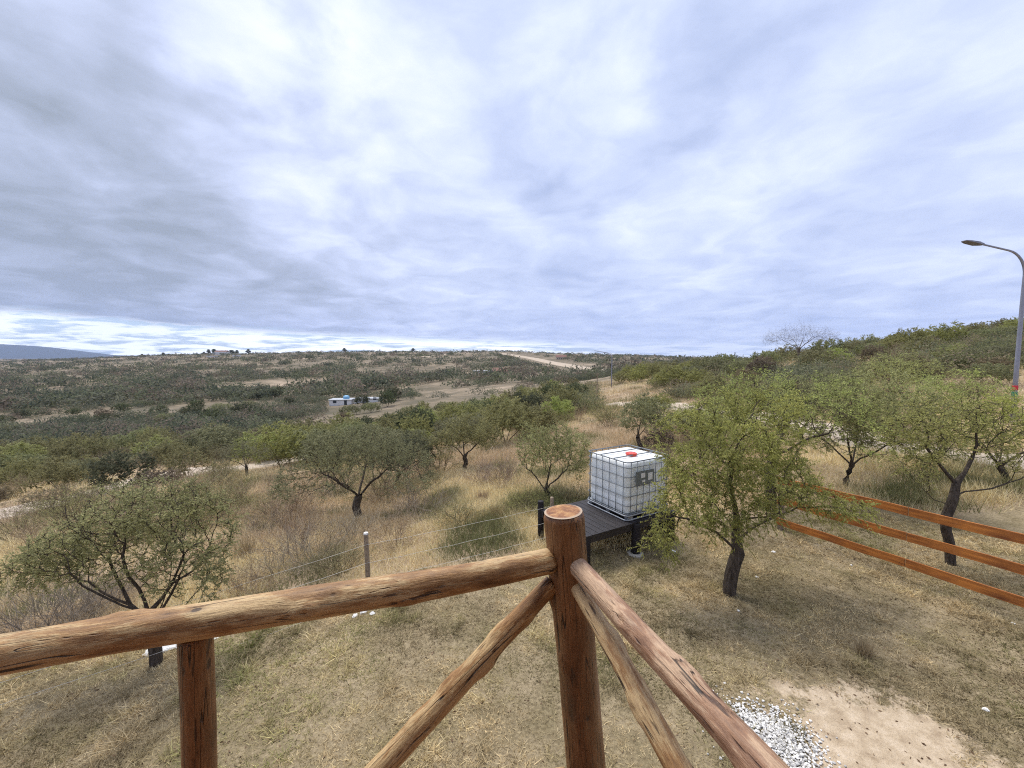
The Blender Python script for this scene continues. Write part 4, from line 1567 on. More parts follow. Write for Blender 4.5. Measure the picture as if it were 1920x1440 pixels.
# the corner post leans slightly, stands on the ground below the balcony
post = place_log('corner_post', ptop, ptop + dirp.normalized() * 2.4, .0605, .066, 3, MAT['log_post'], rail_root, knots=16, nring=150, nseg=48)
mb = MB()
seg = 48
vs = [(0, 0, 0)]
for ringr in (.02, .04, .052, .0575):
    for k in range(seg):
        a = 2 * math.pi * k / seg
        rr = ringr * (1 + .05 * mnoise.noise(Vector((math.cos(a) * .8, math.sin(a) * .8, 11.1))))
        vs.append((rr * math.cos(a), rr * math.sin(a), -.0015 if ringr < .055 else .0005))
fs = [(0, 1 + (k + 1) % seg, 1 + k) for k in range(seg)]
for j in range(3):
    for k in range(seg):
        k2 = (k + 1) % seg
        fs.append((1 + j * seg + k, 1 + j * seg + k2, 1 + (j + 1) * seg + k2, 1 + (j + 1) * seg + k))
mb.add([(x, y, z - .002) for x, y, z in vs], fs)
mb.build('cut_end', MAT['endgrain'], post)

rl_a = survey(1036, 1053, 1.185)
rl_b = survey(0, 1228, .822)
rl_b = rl_a + (rl_b - rl_a) * 1.75
place_log('top_rail', rl_a, rl_b, .037, .044, 5, MAT['log_rail'], rail_root, knots=12, nring=170, bow=(.012, .0), rot=.6)
rr_a = survey(1078, 1058, 1.165)
rr_b = survey(1432, 1440, .60)
rr_b = rr_a + (rr_b - rr_a) * 1.5
place_log('top_rail', rr_a, rr_b, .028, .031, 6, MAT['log_grey'], rail_root, knots=7, groove=(2.2, .12, 1.0, .006), nseg=64, nring=110, rot=2.6)
bl_a = survey(1036, 1092, 1.19)
bl_b = survey(713, 1440, 1.043)
bl_b = bl_a + (bl_b - bl_a) * 1.75
place_log('brace', bl_a, bl_b, .027, .036, 7, MAT['log_rail'], rail_root, knots=9, rot=1.2)
br_a = survey(1082, 1100, 1.155)
br_b = survey(1270, 1440, .761)
br_b = br_a + (br_b - br_a) * 1.6
place_log('brace', br_a, br_b, .022, .028, 8, MAT['log_rail'], rail_root, knots=7, groove=(1.0, .2, .7, .004), nseg=60, rot=.3)
sp_a = survey(369, 1188, .925)
sp_b = survey(374, 1440, .93)
sp_b = sp_a + (sp_b - sp_a).normalized() * .82
place_log('short_post', sp_a, sp_b, .0345, .036, 9, MAT['log_post'], rail_root, knots=5)
# lower rail that carries the braces and short posts, and a second short post outside the picture
lo_a = survey(1062, 1462, 1.21)
hd = (rl_b - rl_a)
lo_b = lo_a + Vector((hd.x, hd.y, 0)) * .98
place_log('bottom_rail', lo_a, lo_b, .035, .04, 10, MAT['log_rail'], rail_root, knots=8)

# balcony floor behind the railing
FLZ = CAMZ - 1.52
e1 = Vector((hd.x, hd.y, 0)).normalized()
e2 = Vector((rr_b.x - rr_a.x, rr_b.y - rr_a.y, 0)).normalized()
corner = Vector((ptop.x, ptop.y, FLZ)) + (e1 + e2) * .02
mb = MB()
for k in range(14):
    a = corner + e2 * (.07 + .14 * k)
    mb.beam(a, a + e1 * 2.6, .13, .03)
for s in (.1, 1.3, 2.5):
    a = corner + e1 * s + Vector((0, 0, -.066))
    mb.beam(a, a + e2 * 1.96, .05, .1)
tag(mb.build('balcony_floor', MAT['floor_board'], None), 'brown board floor of the balcony below the log railing', 'balcony floor', kind='structure')

# unseen house wall and roof behind the viewer, added to shade the logs
ctr = corner + e1 * 1.1 + e2 * 2.05
inw = e2
cab = empty('shade_cabin', (ctr.x, ctr.y, 0))
tag(cab, 'unseen wooden house wall and roof behind the balcony, added to shade the log railing', 'shade_cabin')
mb = MB()
a = e1 * 3.2 + inw * .08
b = -e1 * 3.0 + inw * .08
mb.beam(a + Vector((0, 0, 2.4)), b + Vector((0, 0, 2.4)), .12, 5.0)
mb.build('wall', MAT['floor_board'], cab)
mb = MB()
mb.beam(e1 * 3.4 - inw * .15 + Vector((0, 0, 5.0)), -e1 * 3.2 - inw * .15 + Vector((0, 0, 5.0)), 1.7, .12)
mb.build('roof', MAT['roof_red'], cab)

# ------------------------------------------------------------------ water tank on its platform
TA = Vector((.865, .502, 0))
TB = Vector((-.502, .865, 0))
DECK_Z = .64
near_c = Vector((2.15, 7.42, DECK_Z))
rot_t = math.atan2(TA.y, TA.x)
# platform
pc = near_c - TA * 1.05 - TB * .10
plat = empty('tank_platform', (pc.x, pc.y, 0), rot_t)
tag(plat, 'black stained timber platform on round legs under the caged water tank', 'platform')
PW, PD = 2.35, 1.42
mb = MB()
nb = 17
bw = PW / nb
for k in range(nb):
    mb.box((bw * (k + .5), PD / 2, DECK_Z - .014), (bw - .012, PD, .028))
mb.build('deck_boards', MAT['deck'], plat, bevel=.003)
for y_ in (.045, PD / 2, PD - .045):
    mb = MB()
    mb.box((PW / 2, y_, DECK_Z - .028 - .06), (PW - .02, .05, .118))
    mb.build('joist', MAT['deck'], plat)
for (x_, y_, r_, top_) in ((.06, .06, .06, DECK_Z - .03), (.04, PD + .05, .062, DECK_Z + .16), (PW * .52, .02, .085, DECK_Z - .03), (PW - .1, .06, .08, DECK_Z - .03), (PW - .1, PD - .08, .08, DECK_Z - .03), (PW * .5, PD - .08, .08, DECK_Z - .03)):
    wx = pc + TA * x_ + TB * y_
    g = gz1(wx.x, wx.y)
    mb = MB()
    mb.tube([(x_, y_, g - .08), (x_ + .005, y_, g + (top_ - g) * .5), (x_, y_, top_ - .01), (x_, y_, top_)], [r_ * 1.03, r_, r_, r_ * .94], 14)
    lg = mb.build('leg', MAT['black_post'], plat, smooth=True)
    if r_ > .08:
        mb = MB()
        ring = []
        mb.tube([(x_, y_, g - .1), (x_, y_, g + .02), (x_, y_, g + .035)], [r_ * 1.9, r_ * 1.8, r_ * 1.35], 9)
        mb.build('footing', MAT['concrete'], lg)


for (x0, y0, x1, y1) in ((.1, PD - .12, PW - .1, PD - .12), (PW - .12, .1, PW - .12, PD - .16)):  # black boards added at the back and right to deepen the shade under the deck
    mb = MB()
    for k in range(4):
        zz = DECK_Z - .09 - .14 * k
        mb.beam((x0, y0, zz - .06), (x1, y1, zz - .06), .02, .132)
    mb.build('shade_boards', MAT['deck'], plat)


def rrect(w_, d_, r, z, n=6, x0=0, y0=0):
    pts = []
    for (cx, cy, a0) in ((w_ - r, r, -90), (w_ - r, d_ - r, 0), (r, d_ - r, 90), (r, r, 180)):
        for k in range(n + 1):
            a = R(a0 + 90 * k / n)
            pts.append((x0 + cx + r * math.cos(a), y0 + cy + r * math.sin(a), z))
    return pts


def mat_plastic():
    m, n, b = material('translucent_white_plastic')
    P = n.coord('Object')
    f = n.noise(P, 3, 3, .5)
    zz = n.new('ShaderNodeSeparateXYZ')
    n.set(zz.inputs[0], P)
    c = n.ramp(f, [(.3, (.91, .96, .95)), (.7, (.97, .98, .97))])
    n.set(b.inputs['Base Color'], c)
    b.inputs['Roughness'].default_value = .38
    b.inputs['Subsurface Weight'].default_value = .0
    t = n.new('ShaderNodeBsdfTranslucent')
    n.set(t.inputs['Color'], (.90, .97, .98))
    mx = n.new('ShaderNodeMixShader')
    mx.inputs[0].default_value = .15
    n.l.new(b.outputs[0], mx.inputs[1])
    n.l.new(t.outputs[0], mx.inputs[2])
    n.l.new(mx.outputs[0], n.n['Material Output'].inputs[0])
    return m


MAT['plastic'] = mat_plastic()
tank = empty('water_tank', tuple(near_c), rot_t)
tag(tank, 'white plastic water tank with a steel cage and red lid on the black platform', 'water tank')
W_, D_, HT = 1.2, 1.14, 1.0
# pallet with feet
mb = MB()
mb.tube(rrect(W_, D_, .09, .10), .016, 8, closed=True)
mb.tube(rrect(W_, D_, .09, .02), .016, 8, closed=True)
for x_ in (.12, W_ / 2, W_ - .12):
    for y_ in (.06, D_ / 2, D_ - .06):
        mb.box((x_, y_, .055), (.12, .10, .098))
mb.box((W_ / 2, D_ / 2, .117), (W_ - .06, D_ - .06, .016))
mb.build('pallet', MAT['galv'], tank, bevel=.004)
# bottle: lofted rounded box with belly ribs and a shallow top
mb = MB()
prof = [(.128, .06, .05), (.14, .045, .09), (.2, .035, .11), (.36, .033, .11), (.38, .038, .11), (.40, .033, .11), (.62, .033, .11), (.64, .038, .11), (.66, .033, .11), (.86, .034, .11), (1.02, .036, .12), (1.075, .045, .12), (1.10, .075, .12), (1.108, .13, .12), (1.095, .16, .11), (1.095, .45, .05)]
rows = []
for z_, ins, r_ in prof:
    rows.append(rrect(W_ - 2 * ins, D_ - 2 * ins, r_, z_, 6, ins, ins))
n_ = len(rows[0])
vs = [p for r_ in rows for p in r_]
fs = [(i * n_ + k, i * n_ + (k + 1) % n_, (i + 1) * n_ + (k + 1) % n_, (i + 1) * n_ + k) for i in range(len(rows) - 1) for k in range(n_)]
fs += [tuple(range(n_))[::-1], tuple((len(rows) - 1) * n_ + k for k in range(n_))]
mb.add(vs, fs)
bottle = mb.build('bottle', MAT['plastic'], tank, smooth=True)
mb = MB()
mb.tube([(W_ * .5, D_ * .42, 1.09), (W_ * .5, D_ * .42, 1.125), (W_ * .5, D_ * .42, 1.126), (W_ * .5, D_ * .42, 1.15)], [.10, .10, .118, .112], 24)
for k in range(8):
    a = k * math.pi / 4
    mb.box((W_ * .5 + .085 * math.cos(a), D_ * .42 + .085 * math.sin(a), 1.142), (.02, .012, .02), Matrix.Rotation(a, 3, 'Z'))
mb.build('lid', MAT['red_cap'], tank, smooth=False)
# cage
mb = MB()
for z_ in (.13, .29, .47, .65, .84, 1.02):
    mb.tube(rrect(W_, D_, .1, z_), .0075, 6, closed=True)
mb.tube(rrect(W_, D_, .1, 1.125), .012, 8, closed=True)
nx_, ny_ = 7, 6
for k in range(nx_):
    x_ = .1 + (W_ - .2) * k / (nx_ - 1)
    for y_ in (0, D_):
        mb.tube([(x_, y_ + (.012 if y_ == 0 else -.012), .10), (x_, y_, .3), (x_, y_, 1.12)], .0075, 6)
for k in range(ny_):
    y_ = .1 + (D_ - .2) * k / (ny_ - 1)
    for x_ in (0, W_):
        mb.tube([(x_, y_, .10), (x_, y_, .3), (x_, y_, 1.12)], .0075, 6)
for s in (.34, .66):
    mb.tube([(.0, D_ * s, 1.125), (.06, D_ * s, 1.131), (W_ - .06, D_ * s, 1.131), (W_, D_ * s, 1.125)], .011, 6)
mb.build('cage', MAT['cage'], tank, smooth=True)
mb = MB()
mb.box((.46, -.014, .80), (.50, .006, .26))
pl = mb.build('data_plate', MAT['plate'], tank, bevel=.002)
mb = MB()
mb.box((.40, -.0185, .84), (.11, .002, .09))
mb.box((.60, -.0185, .80), (.12, .002, .14))
mb.box((.42, -.0185, .73), (.08, .002, .04))
mb.build('sticker', MAT['white_label'], pl)
mb = MB()
mb.tube([(W_ / 2, .02, .17), (W_ / 2, -.10, .16), (W_ / 2, -.10, .13)], [.035, .035, .03], 12)
mb.build('outlet_valve', MAT['plate'], tank)

# ------------------------------------------------------------------ orange board fence
fence_p0 = Vector((5.62, 8.27, 0))
fdir = Vector((.425, -.905, 0)).normalized()
LEN = 6.4
fr = empty('board_fence', (fence_p0.x, fence_p0.y, gz1(fence_p0.x, fence_p0.y)))
tag(fr, 'orange-brown fence of three horizontal boards running down the lawn on the right', 'fence')


def fz(d):
    q = fence_p0 + fdir * d
    return gz1(q.x, q.y)


FS = []
for i, d in enumerate((0.0, 3.6, LEN)):
    q = fdir * d
    mb = MB()
    g = fz(d) - fr.location.z
    mb.box((q.x, q.y, g + .52), (.09, .09, 1.22), Matrix.Rotation(math.atan2(fdir.y, fdir.x), 3, 'Z'))
    mb.build('post', MAT['old_post'], fr, bevel=.006)
side = Vector((-fdir.y, fdir.x, 0))
if side.x > 0: side = -side
for hh in (.22, .66, 1.08):
    for (d0, d1) in ((-.05, 2.02), (2.03, LEN + .1)):
        a = fdir * d0 + side * .062
        b = fdir * d1 + side * .062
        za = 0 * fz(max(d0, 0)) + hh
        mb = MB()
        d = b - a
        L = d.length
        # board modelled along local x
        nseg_ = 10
        vs, fs = [], []
        for k in range(nseg_ + 1):
            x_ = L * k / nseg_
            wv = .006 * math.sin(k * 1.3 + hh * 9)
            for (yy, zz_) in ((-.0125, -.07), (.0125, -.07), (.0125, .07), (-.0125, .07)):
                vs.append((x_, yy + wv, zz_ + wv * .5))
        for k in range(nseg_):
            for c_ in range(4):
                c2 = (c_ + 1) % 4
                fs.append((k * 4 + c_, k * 4 + c2, (k + 1) * 4 + c2, (k + 1) * 4 + c_))
        fs += [(3, 2, 1, 0), tuple(nseg_ * 4 + c_ for c_ in range(4))]
        mb.add(vs, fs)
        o = mb.build('board', MAT['fence_board'], fr, bevel=.002)
        z0 = hh - .04
        z1 = hh - .04
        o.location = (a.x, a.y, z0 + max(d0, 0) * .032)
        o.rotation_euler = (0, -math.atan(.032), math.atan2(d.y, d.x))

# ------------------------------------------------------------------ wire fence
def fence_pt(s):
    """s in metres from FA through FB to FC"""
    pts = [Vector((*FA, 0)), Vector((*FB, 0)), Vector((*FC, 0))]
    for a, b in zip(pts[:-1], pts[1:]):
        L = (b - a).length
        if s <= L or b is pts[-1]:
            q = a + (b - a) * min(s / L, 1)
            return Vector((q.x, q.y, gz1(q.x, q.y)))
        s -= L


LA = (Vector(FB) - Vector(FA)).length
LB = (Vector(FC) - Vector(FB)).length
p0 = fence_pt(0)
wf = empty('wire_fence', fence_pt(LA))
tag(wf, 'thin four-strand wire fence with a weathered wooden post crossing behind the log rail', 'fence')
for s in (.3, LA, LA + LB):
    q = fence_pt(s) - wf.location
    mb = MB()
    mb.tube([q + Vector((0, 0, -.15)), q + Vector((.01, 0, .5)), q + Vector((-.005, 0, 1.08)), q + Vector((-.005, 0, 1.10))], [.038, .036, .034, .030], 10)
    o = mb.build('post', MAT['old_post'], wf, smooth=True)
    if s == LA:
        mb = MB()
        mb.tube([q + Vector((-.005, 0, 1.10)), q + Vector((-.005, 0, 1.125))], [.035, .032], 10)
        mb.build('post_cap', MAT['white_stone'], o)
for hh in (.10, .38, .66, .95):
    mb = MB()
    pts = []
    stations = [.3, LA, LA + LB]
    for s0, s1 in zip(stations[:-1], stations[1:]):
        a = fence_pt(s0)
        b = fence_pt(s1)
        for k in range(13):
            t_ = k / 12
            q = a.lerp(b, t_)
            q.z += hh - .05 * math.sin(math.pi * t_) * (1 if s0 < 1 else .4) + .006 * math.sin(k * 2.1 + hh * 20)
            pts.append(q - wf.location + Vector((.0, -.045, 0)))
    mb.tube(pts, .0024, 5)
    mb.build('wire', MAT['wire'], wf, smooth=True)


# ------------------------------------------------------------------ street lamps
def street_lamp(loc, H, arm, head_dir, label, s=1.0, group=None, pole_r=.055):
    root = empty('street_lamp', loc)
    tag(root, label, 'street lamp', group)
    hd_ = Vector(head_dir).normalized()
    r = arm * .42
    pts = [Vector((0, 0, -.3)), Vector((0, 0, H * .35)), Vector((0, 0, H * .7)), Vector((0, 0, H - r))]
    rad = [pole_r * 1.25, pole_r * 1.1, pole_r, pole_r * .8]
    for k in range(1, 9):
        a = R(80) * k / 8
        pts.append(Vector((0, 0, H - r)) + hd_ * (r * (1 - math.cos(a))) + Vector((0, 0, r * math.sin(a))))
        rad.append(pole_r * (.8 - .03 * k))
    e = pts[-1]
    tip = e + hd_ * (arm - r) + Vector((0, 0, (arm - r) * .17))
    pts.append(tip)
    rad.append(pole_r * .5)
    mb = MB()
    mb.tube(pts, rad, 12)
    pole = mb.build('pole', MAT['lamp_grey'], root, smooth=True)
    mb = MB()
    ax = (hd_ + Vector((0, 0, .13))).normalized()
    sd_ = ax.cross(Vector((0, 0, 1))).normalized()
    up_ = sd_.cross(ax)
    secs = [(-.12, .05, .03, .03), (.0, .07, .035, .05), (.12, .13, .03, .055), (.45, .13, .02, .035), (.62, .09, .012, .015)]
    vs = []
    for (t_, w_, zt, zb) in secs:
        c = tip + ax * t_
        vs += [c + sd_ * w_ - up_ * zb, c - sd_ * w_ - up_ * zb, c - sd_ * w_ * .8 + up_ * zt, c + sd_ * w_ * .8 + up_ * zt]
    fs = []
    for k in range(4):
        for c_ in range(4):
            c2 = (c_ + 1) % 4
            fs.append((k * 4 + c_, k * 4 + c2, (k + 1) * 4 + c2, (k + 1) * 4 + c_))
    fs += [(3, 2, 1, 0), (16, 17, 18, 19)]
    mb.add(vs, fs)
    mb.build('lamp_head', MAT['lamp_head'], root, bevel=.006)
    return root, pole


lx, ly = px_xy(1906, 14)
lz = gz1(lx, ly)
topz = survey(1850, 470, 14).z
lamp, pole = street_lamp((lx, ly, lz), topz - lz, 1.95, (-1, -.1, 0), 'tall grey street lamp with curved arm and red and green bands on its pole', group='street lamps')
for nm, v_, mt in (('red_band', 727, 'red_band'), ('green_band', 739, 'green_band')):
    zz = survey(1906, v_, 14).z - lz
    mb = MB()
    mb.tube([(0, 0, zz - .08), (0, 0, zz + .08)], .075, 14)
    mb.build('band', MAT[mt], pole, smooth=False)
lx, ly = px_xy(1147, 60)
lz = gz1(lx, ly)
street_lamp((lx, ly, lz), survey(1147, 661, 60).z - lz, 2.2, (-1, 0, 0), 'thin distant street lamp with its arm reaching left above the dry saddle', group='street lamps', pole_r=.07)
lx, ly = px_xy(1120, 42)
root = empty('utility_pole', (lx, ly, gz1(lx, ly)))
mb = MB(); mb.tube([(0, 0, -.3), (0, 0, 3.1)], [.06, .045], 8); mb.build('pole', MAT['old_post'], root)
mb = MB(); mb.box((0, 0, 2.95), (.6, .05, .06)); mb.build('crossarm', MAT['old_post'], root)
tag(root, 'short thin wooden pole left of the distant street lamp on the saddle', 'pole')


# ------------------------------------------------------------------ stones and white gravel
def stone_mesh(seed, s, flat=.5):
    rng = random.Random(seed)
    V, Fq = [], []
    n, m = 9, 5
    V.append((0, 0, s * flat))
    for j in range(1, m):
        ph = math.pi * j / m
        for k in range(n):
            a = 2 * math.pi * k / n
            d = Vector((math.cos(a) * math.sin(ph), math.sin(a) * math.sin(ph), math.cos(ph)))
            q = s * (1 + .45 * mnoise.noise(d * 1.6 + Vector((seed, 0, 0))))
            V.append((d.x * q, d.y * q, d.z * q * flat))
    V.append((0, 0, -s * flat))
    for k in range(n): Fq.append((0, 1 + k, 1 + (k + 1) % n))
    for j in range(m - 2):
        for k in range(n):
            k2 = (k + 1) % n
            Fq.append((1 + j * n + k, 1 + (j + 1) * n + k, 1 + (j + 1) * n + k2, 1 + j * n + k2))
    b_ = 1 + (m - 1) * n
    for k in range(n): Fq.append((b_, b_ - n + (k + 1) % n, b_ - n + k))
    return V, Fq


def ground_hit(u, v):
    for k in range(2400):
        D = 2.5 + k * .01
        q = survey(u, v, D)
        if q.z <= gz1(q.x, q.y): break
    return q


def stone(u, v, D, s, label, seed, flat=.55, sc=(1, 1, 1), rz=0, group='white stones on the lawn', cat='stone'):
    x, y = px_xy(u, D)
    if v:
        q_ = ground_hit(u, v)
        x, y = q_.x, q_.y
    if flat > .4: s *= .75
    V, Fq = stone_mesh(seed, s, flat)
    me = bpy.data.meshes.new('stone')
    me.from_pydata(V, [], Fq)
    me.materials.append(MAT['white_stone'])
    o = link('white_stone', me)
    o.location = (x, y, gz1(x, y) + s * flat * .45 * sc[2])
    o.scale = sc
    o.rotation_euler = (0, 0, rz)
    return tag(o, label, cat, group)


for i, (u, v, s, lab) in enumerate([
    (666, 1156, .05, 'white stone, left one of the small cluster under the long log rail'),
    (682, 1148, .07, 'white stone, largest of the small cluster under the long log rail'),
    (698, 1152, .055, 'white stone, right one of the small cluster under the long log rail'),
    (1450, 1036, .045, 'white stone right of the big tree trunk, upper one'),
    (1419, 1083, .035, 'white stone right of the big tree trunk, lower one'),
    (1385, 1146, .03, 'tiny white stone just below the big tree trunk'),
    (1596, 1060, .025, 'tiny pale stone on the lawn near the middle of the orange fence'),
    (1848, 1332, .035, 'pale stone on the lawn at the right of the bare sand patch'),
    (1900, 1170, .03, 'pale stone on the lawn under the near end of the orange fence'),
    (1262, 1035, .06, 'pale flat stone between the tank platform leg and the big tree'),
]):
    stone(u, v, 0, s, lab, 40 + i)
# long white slabs beside the left tree
for i, (u, v, sx, lab) in enumerate([
    (290, 1222, .9, 'broken white slab piece nearest the left tree trunk'),
    (318, 1216, 1.1, 'broken white slab piece, middle one of the row left of the short log post'),
    (350, 1211, 1.0, 'broken white slab piece mostly hidden by the short log post'),
    (392, 1200, 1.2, 'broken white slab piece showing right of the short log post'),
]):
    stone(u, v, 0, .11, lab, 60 + i, .28, (sx * 1.25, .75, 1), R(18 + 6 * (i % 2)), 'white slab pieces by the left tree', 'slab')


def gravel():
    rng = np.random.default_rng(9)
    V, Q = [], []
    n = 3300
    Vs = [np.array(stone_mesh(200 + k, 1.0, .6)[0]) for k in range(6)]
    tri = [f for f in stone_mesh(200, 1, .6)[1] if len(f) == 3]
    quad = [f for f in stone_mesh(200, 1, .6)[1] if len(f) == 4]
    T3, T4, VV, CC = [], [], [], []
    off = 0
    cx, cy = 2.50, 3.70
    made = 0
    while made < n:
        x, y = rng.normal(cx, .36), rng.normal(cy, .34)
        q = ((x - cx) / .50) ** 2 + ((y - cy) / .52) ** 2
        if q > 2.2: continue
        if q > .3 and rng.uniform() < 1 - math.exp(-(q - .3) * 2.6) * (.35 + 1.1 * float(vnoise(x * 7, y * 7, 3))): continue
        s = rng.uniform(.005, .015)
        a = rng.uniform(0, 6.28)
        ca, sa = math.cos(a), math.sin(a)
        b = Vs[made % 6] * s
        p = np.column_stack([b[:, 0] * ca - b[:, 1] * sa, b[:, 0] * sa + b[:, 1] * ca, b[:, 2]])
        p += np.array([x, y, gz1(x, y) + .006 + (1 - min(q, 1)) * .03 * rng.uniform()])
        VV.append(p)
        CC.append(np.full((len(p), 3), rng.uniform(.38, .9)) * np.array([1, .98, .94]))
        T3.append(np.array(tri) + off)
        T4.append(np.array(quad) + off)
        off += len(p)
        made += 1
    me = mesh_np('white_gravel', np.vstack(VV), [np.vstack(T3), np.vstack(T4)], MAT['twig'], color=np.vstack(CC), smooth=False)
    tag(link('white_gravel', me), 'patch of white gravel beside the bare sand, under the right log rail', 'gravel', kind='stuff')


gravel()


# ------------------------------------------------------------------ far buildings
def house(loc, w_, d_, h_, label, wall='wall_white', roof='roof_red', rz=0.0, gable=True, name='house', extra=None):
    root = empty(name, loc, rz)
    tag(root, label, 'house')
    mb = MB()
    mb.box((0, 0, h_ / 2 - .75), (w_, d_, h_ + 1.5))
    wl = mb.build('wall', MAT[wall], root)
    mb = MB()
    if gable:
        e = .4
        rh = d_ * .28
        vs = [(-w_ / 2 - e, -d_ / 2 - e, h_), (w_ / 2 + e, -d_ / 2 - e, h_), (w_ / 2 + e, d_ / 2 + e, h_), (-w_ / 2 - e, d_ / 2 + e, h_), (-w_ / 2 - e, 0, h_ + rh), (w_ / 2 + e, 0, h_ + rh)]
        mb.add(vs, [(0, 1, 5, 4), (2, 3, 4, 5), (0, 4, 3), (1, 2, 5), (3, 2, 1, 0)])
    else:
        mb.box((0, 0, h_ + .12), (w_ + .6, d_ + .6, .24))
    mb.build('roof', MAT[roof], root)
    k = max(2, int(w_ / 3))
    for i in range(k):
        x_ = -w_ / 2 + w_ * (i + .5) / k
        mb = MB()
        if i == k // 2:
            mb.box((x_, -d_ / 2 - .02, 1.0), (.95, .06, 2.05))
            mb.build('door', MAT['window'], root)
        else:
            mb.box((x_, -d_ / 2 - .02, 1.5), (1.2, .06, 1.0))
            mb.build('window', MAT['window'], root)
    return root


def hz(u, D, dz=0):
    x, y = px_xy(u, D)
    return (x, y, gz1(x, y) + dz)


def base_at(u, v, D):
    """ground pad height so that a building's foot shows at v"""
    return tuple(survey(u, v, D))


h1 = house(hz(640, 150), 7.5, 6, 2.0, 'low white building with a pale sheet roof in the valley, left one of the pair', 'wall_white', 'roof_grey', rz=.15, gable=False)
mb = MB()
mb.tube([(1.5, 0, 2.24), (1.5, 0, 3.2), (1.5, 0, 3.5)], [1.1, 1.1, .5], 14)
mb.build('roof_tank', MAT['blue'], h1)
house(hz(690, 152), 9.0, 5, 1.4, 'long low white shed in the valley, right one of the pair', 'wall_white', 'roof_grey', rz=.05, gable=False)
house(hz(905, 265), 12, 8, 3.2, 'pale low house on the far slope, left of centre gap', 'wall_white', 'roof_grey', rz=.2, gable=False)
house(hz(938, 262), 9, 8, 2.8, 'brown-roofed house on the far slope next to the pale low house', 'wall_tan', 'roof_red', rz=-.1)
house(hz(1052, 640), 16, 10, 4, 'brown-roofed house beside the far pale road', 'wall_tan', 'roof_red')
house(hz(418, 1180, 1), 34, 14, 7, 'long white house among tall trees on the left horizon', 'wall_white', 'roof_red')
house(hz(400, 900), 20, 10, 3.5, 'low pale house on the left plateau below the horizon trees', 'wall_white', 'roof_grey', gable=False)
house(hz(445, 900), 12, 10, 3.5, 'small pale house right of the low pale house on the left plateau', 'wall_white', 'roof_grey', gable=False)
house(hz(838, 900), 26, 12, 5, 'pale house on the horizon above the valley centre', 'wall_tan', 'roof_grey', gable=False)


# tall dark trees on the horizon
def tall_tree_proto():
    rng = np.random.default_rng(77)
    root = empty('tall_tree', (0, 0, -200))
    mb = MB()
    mb.tube([(0, 0, -1), (0, 0, 6), (.3, 0, 12)], [.5, .35, .1], 6)
    mb.build('trunk', MAT['bark'], root)
    k = 2200
    cl = np.array([[0, 0, 11, 3.2], [2.4, 0, 9, 2.4], [-2.5, .5, 8.5, 2.5], [.3, 0, 13.5, 2.0], [-.5, 0, 6.5, 2.2]])
    c = cl[rng.integers(0, 5, k)]
    d = unit(rng.normal(0, 1, (k, 3)))
    p = c[:, :3] + d * c[:, 3:4] * rng.uniform(.4, 1, (k, 1)) * np.array([1, 1, .7])
    lv, lq, lc = leaf_quads(p, unit(rng.normal(0, 1, (k, 3))), rng, .9, .5, *GREENS['dark'])
    link('crown', mesh_np('tall_crown', lv, [lq], MAT['leaf'], color=lc, smooth=False), root)
    return root


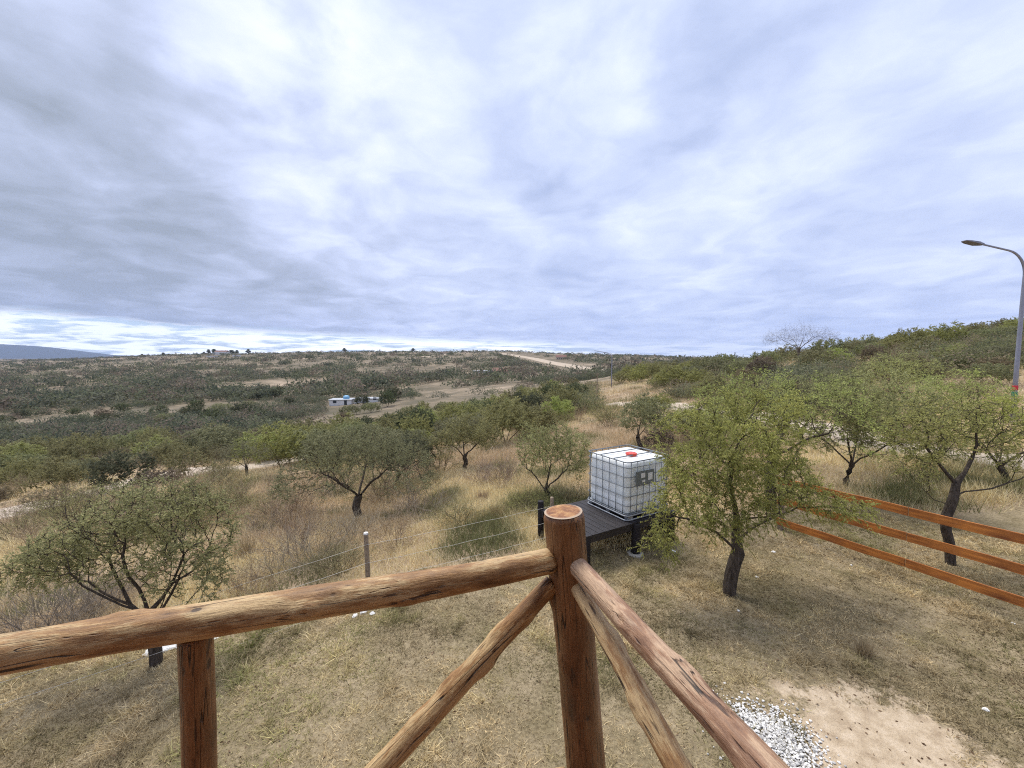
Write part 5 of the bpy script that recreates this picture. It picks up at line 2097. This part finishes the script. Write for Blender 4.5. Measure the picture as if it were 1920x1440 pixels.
tt = tall_tree_proto()
first = True
for (u, D, s, lab) in [
    (384, 1240, .8, 'around the white house on the left horizon'), (393, 1230, 1.0, 'around the white house on the left horizon'), (403, 1225, 1.1, 'around the white house on the left horizon'),
    (414, 1235, 1.0, 'around the white house on the left horizon'), (425, 1230, 1.15, 'around the white house on the left horizon'), (436, 1225, 1.0, 'around the white house on the left horizon'),
    (446, 1240, 1.1, 'around the white house on the left horizon'), (467, 1230, .9, 'around the white house on the left horizon'),
    (268, 1250, .6, 'small on the far left horizon'), (280, 1250, .5, 'small on the far left horizon'), (308, 1240, .7, 'small on the far left horizon'),
    (647, 1240, 1.0, 'standing alone on the middle horizon'), (743, 1240, .6, 'on the horizon right of the middle'), (775, 1240, .7, 'on the horizon right of the middle'), (868, 1240, .5, 'on the horizon right of the middle'), (895, 1240, .5, 'on the horizon right of the middle'), (1060, 1240, .4, 'on the horizon right of the middle'),
    (522, 1240, .5, 'small on the far left horizon'), (560, 1240, .4, 'small on the far left horizon'),
]:
    loc = hz(u, D, -1)
    if first:
        o = tt
        first = False
        o.location = loc
    else:
        o = copy_thing(tt, loc, rnd.uniform(0, 6))
    q = s * rnd.uniform(.85, 1.15)
    q *= 1.45
    o.scale = (q * rnd.uniform(.9, 1.7), q * rnd.uniform(.9, 1.4), q * rnd.uniform(.6, .95))
    tag(o, f'tall dark tree {lab}', 'tree', 'tall trees on the horizon')


# ------------------------------------------------------------------ distant mountain
def mountain():
    n, m = 160, 14
    D0 = 9000.0
    us = np.linspace(-1500, 330, n)
    prof = np.interp(us, [-1500, -900, -400, -150, 0, 60, 120, 180, 230, 330], [640, 622, 630, 640, 645, 648, 656, 664, 667, 671])
    V = []
    for j in range(m):
        t_ = j / (m - 1)
        D = D0 + (t_ - .5) * 3000
        hgt = math.sin(math.pi * t_) ** .8
        for i in range(n):
            zt = survey(0, prof[i], D0).z
            x = (us[i] - 960) / F * D0
            z = -150 + (zt + 150) * hgt * (1 + .035 * (float(vnoise(x / 500, D / 500, 4)) - .5))
            V.append((x, D, z))
    Fq = [(j * n + i, j * n + i + 1, (j + 1) * n + i + 1, (j + 1) * n + i) for j in range(m - 1) for i in range(n - 1)]
    tag(link('mountain', mesh_np('mountain', np.array(V), [np.array(Fq)], MAT['mountain'])), kind='structure')


mountain()

# ------------------------------------------------------------------ haze
HAZE = True
if HAZE:
    mb = MB()
    mb.box((0, 0, 350), (27000, 27000, 1300))
    m = bpy.data.materials.new('thin_air')
    m.use_nodes = True
    nt = NT(m.node_tree)
    nt.n.remove(nt.n['Principled BSDF'])
    vol = nt.new('ShaderNodeVolumePrincipled')
    vol.inputs['Color'].default_value = (.50, .64, 1.0, 1)
    vol.inputs['Density'].default_value = 0.00004
    vol.inputs['Anisotropy'].default_value = .0
    nt.l.new(vol.outputs[0], nt.n['Material Output'].inputs['Volume'])
    o = mb.build('haze', m)
    tag(o, 'thin blue haze over the distance', 'haze', kind='stuff')
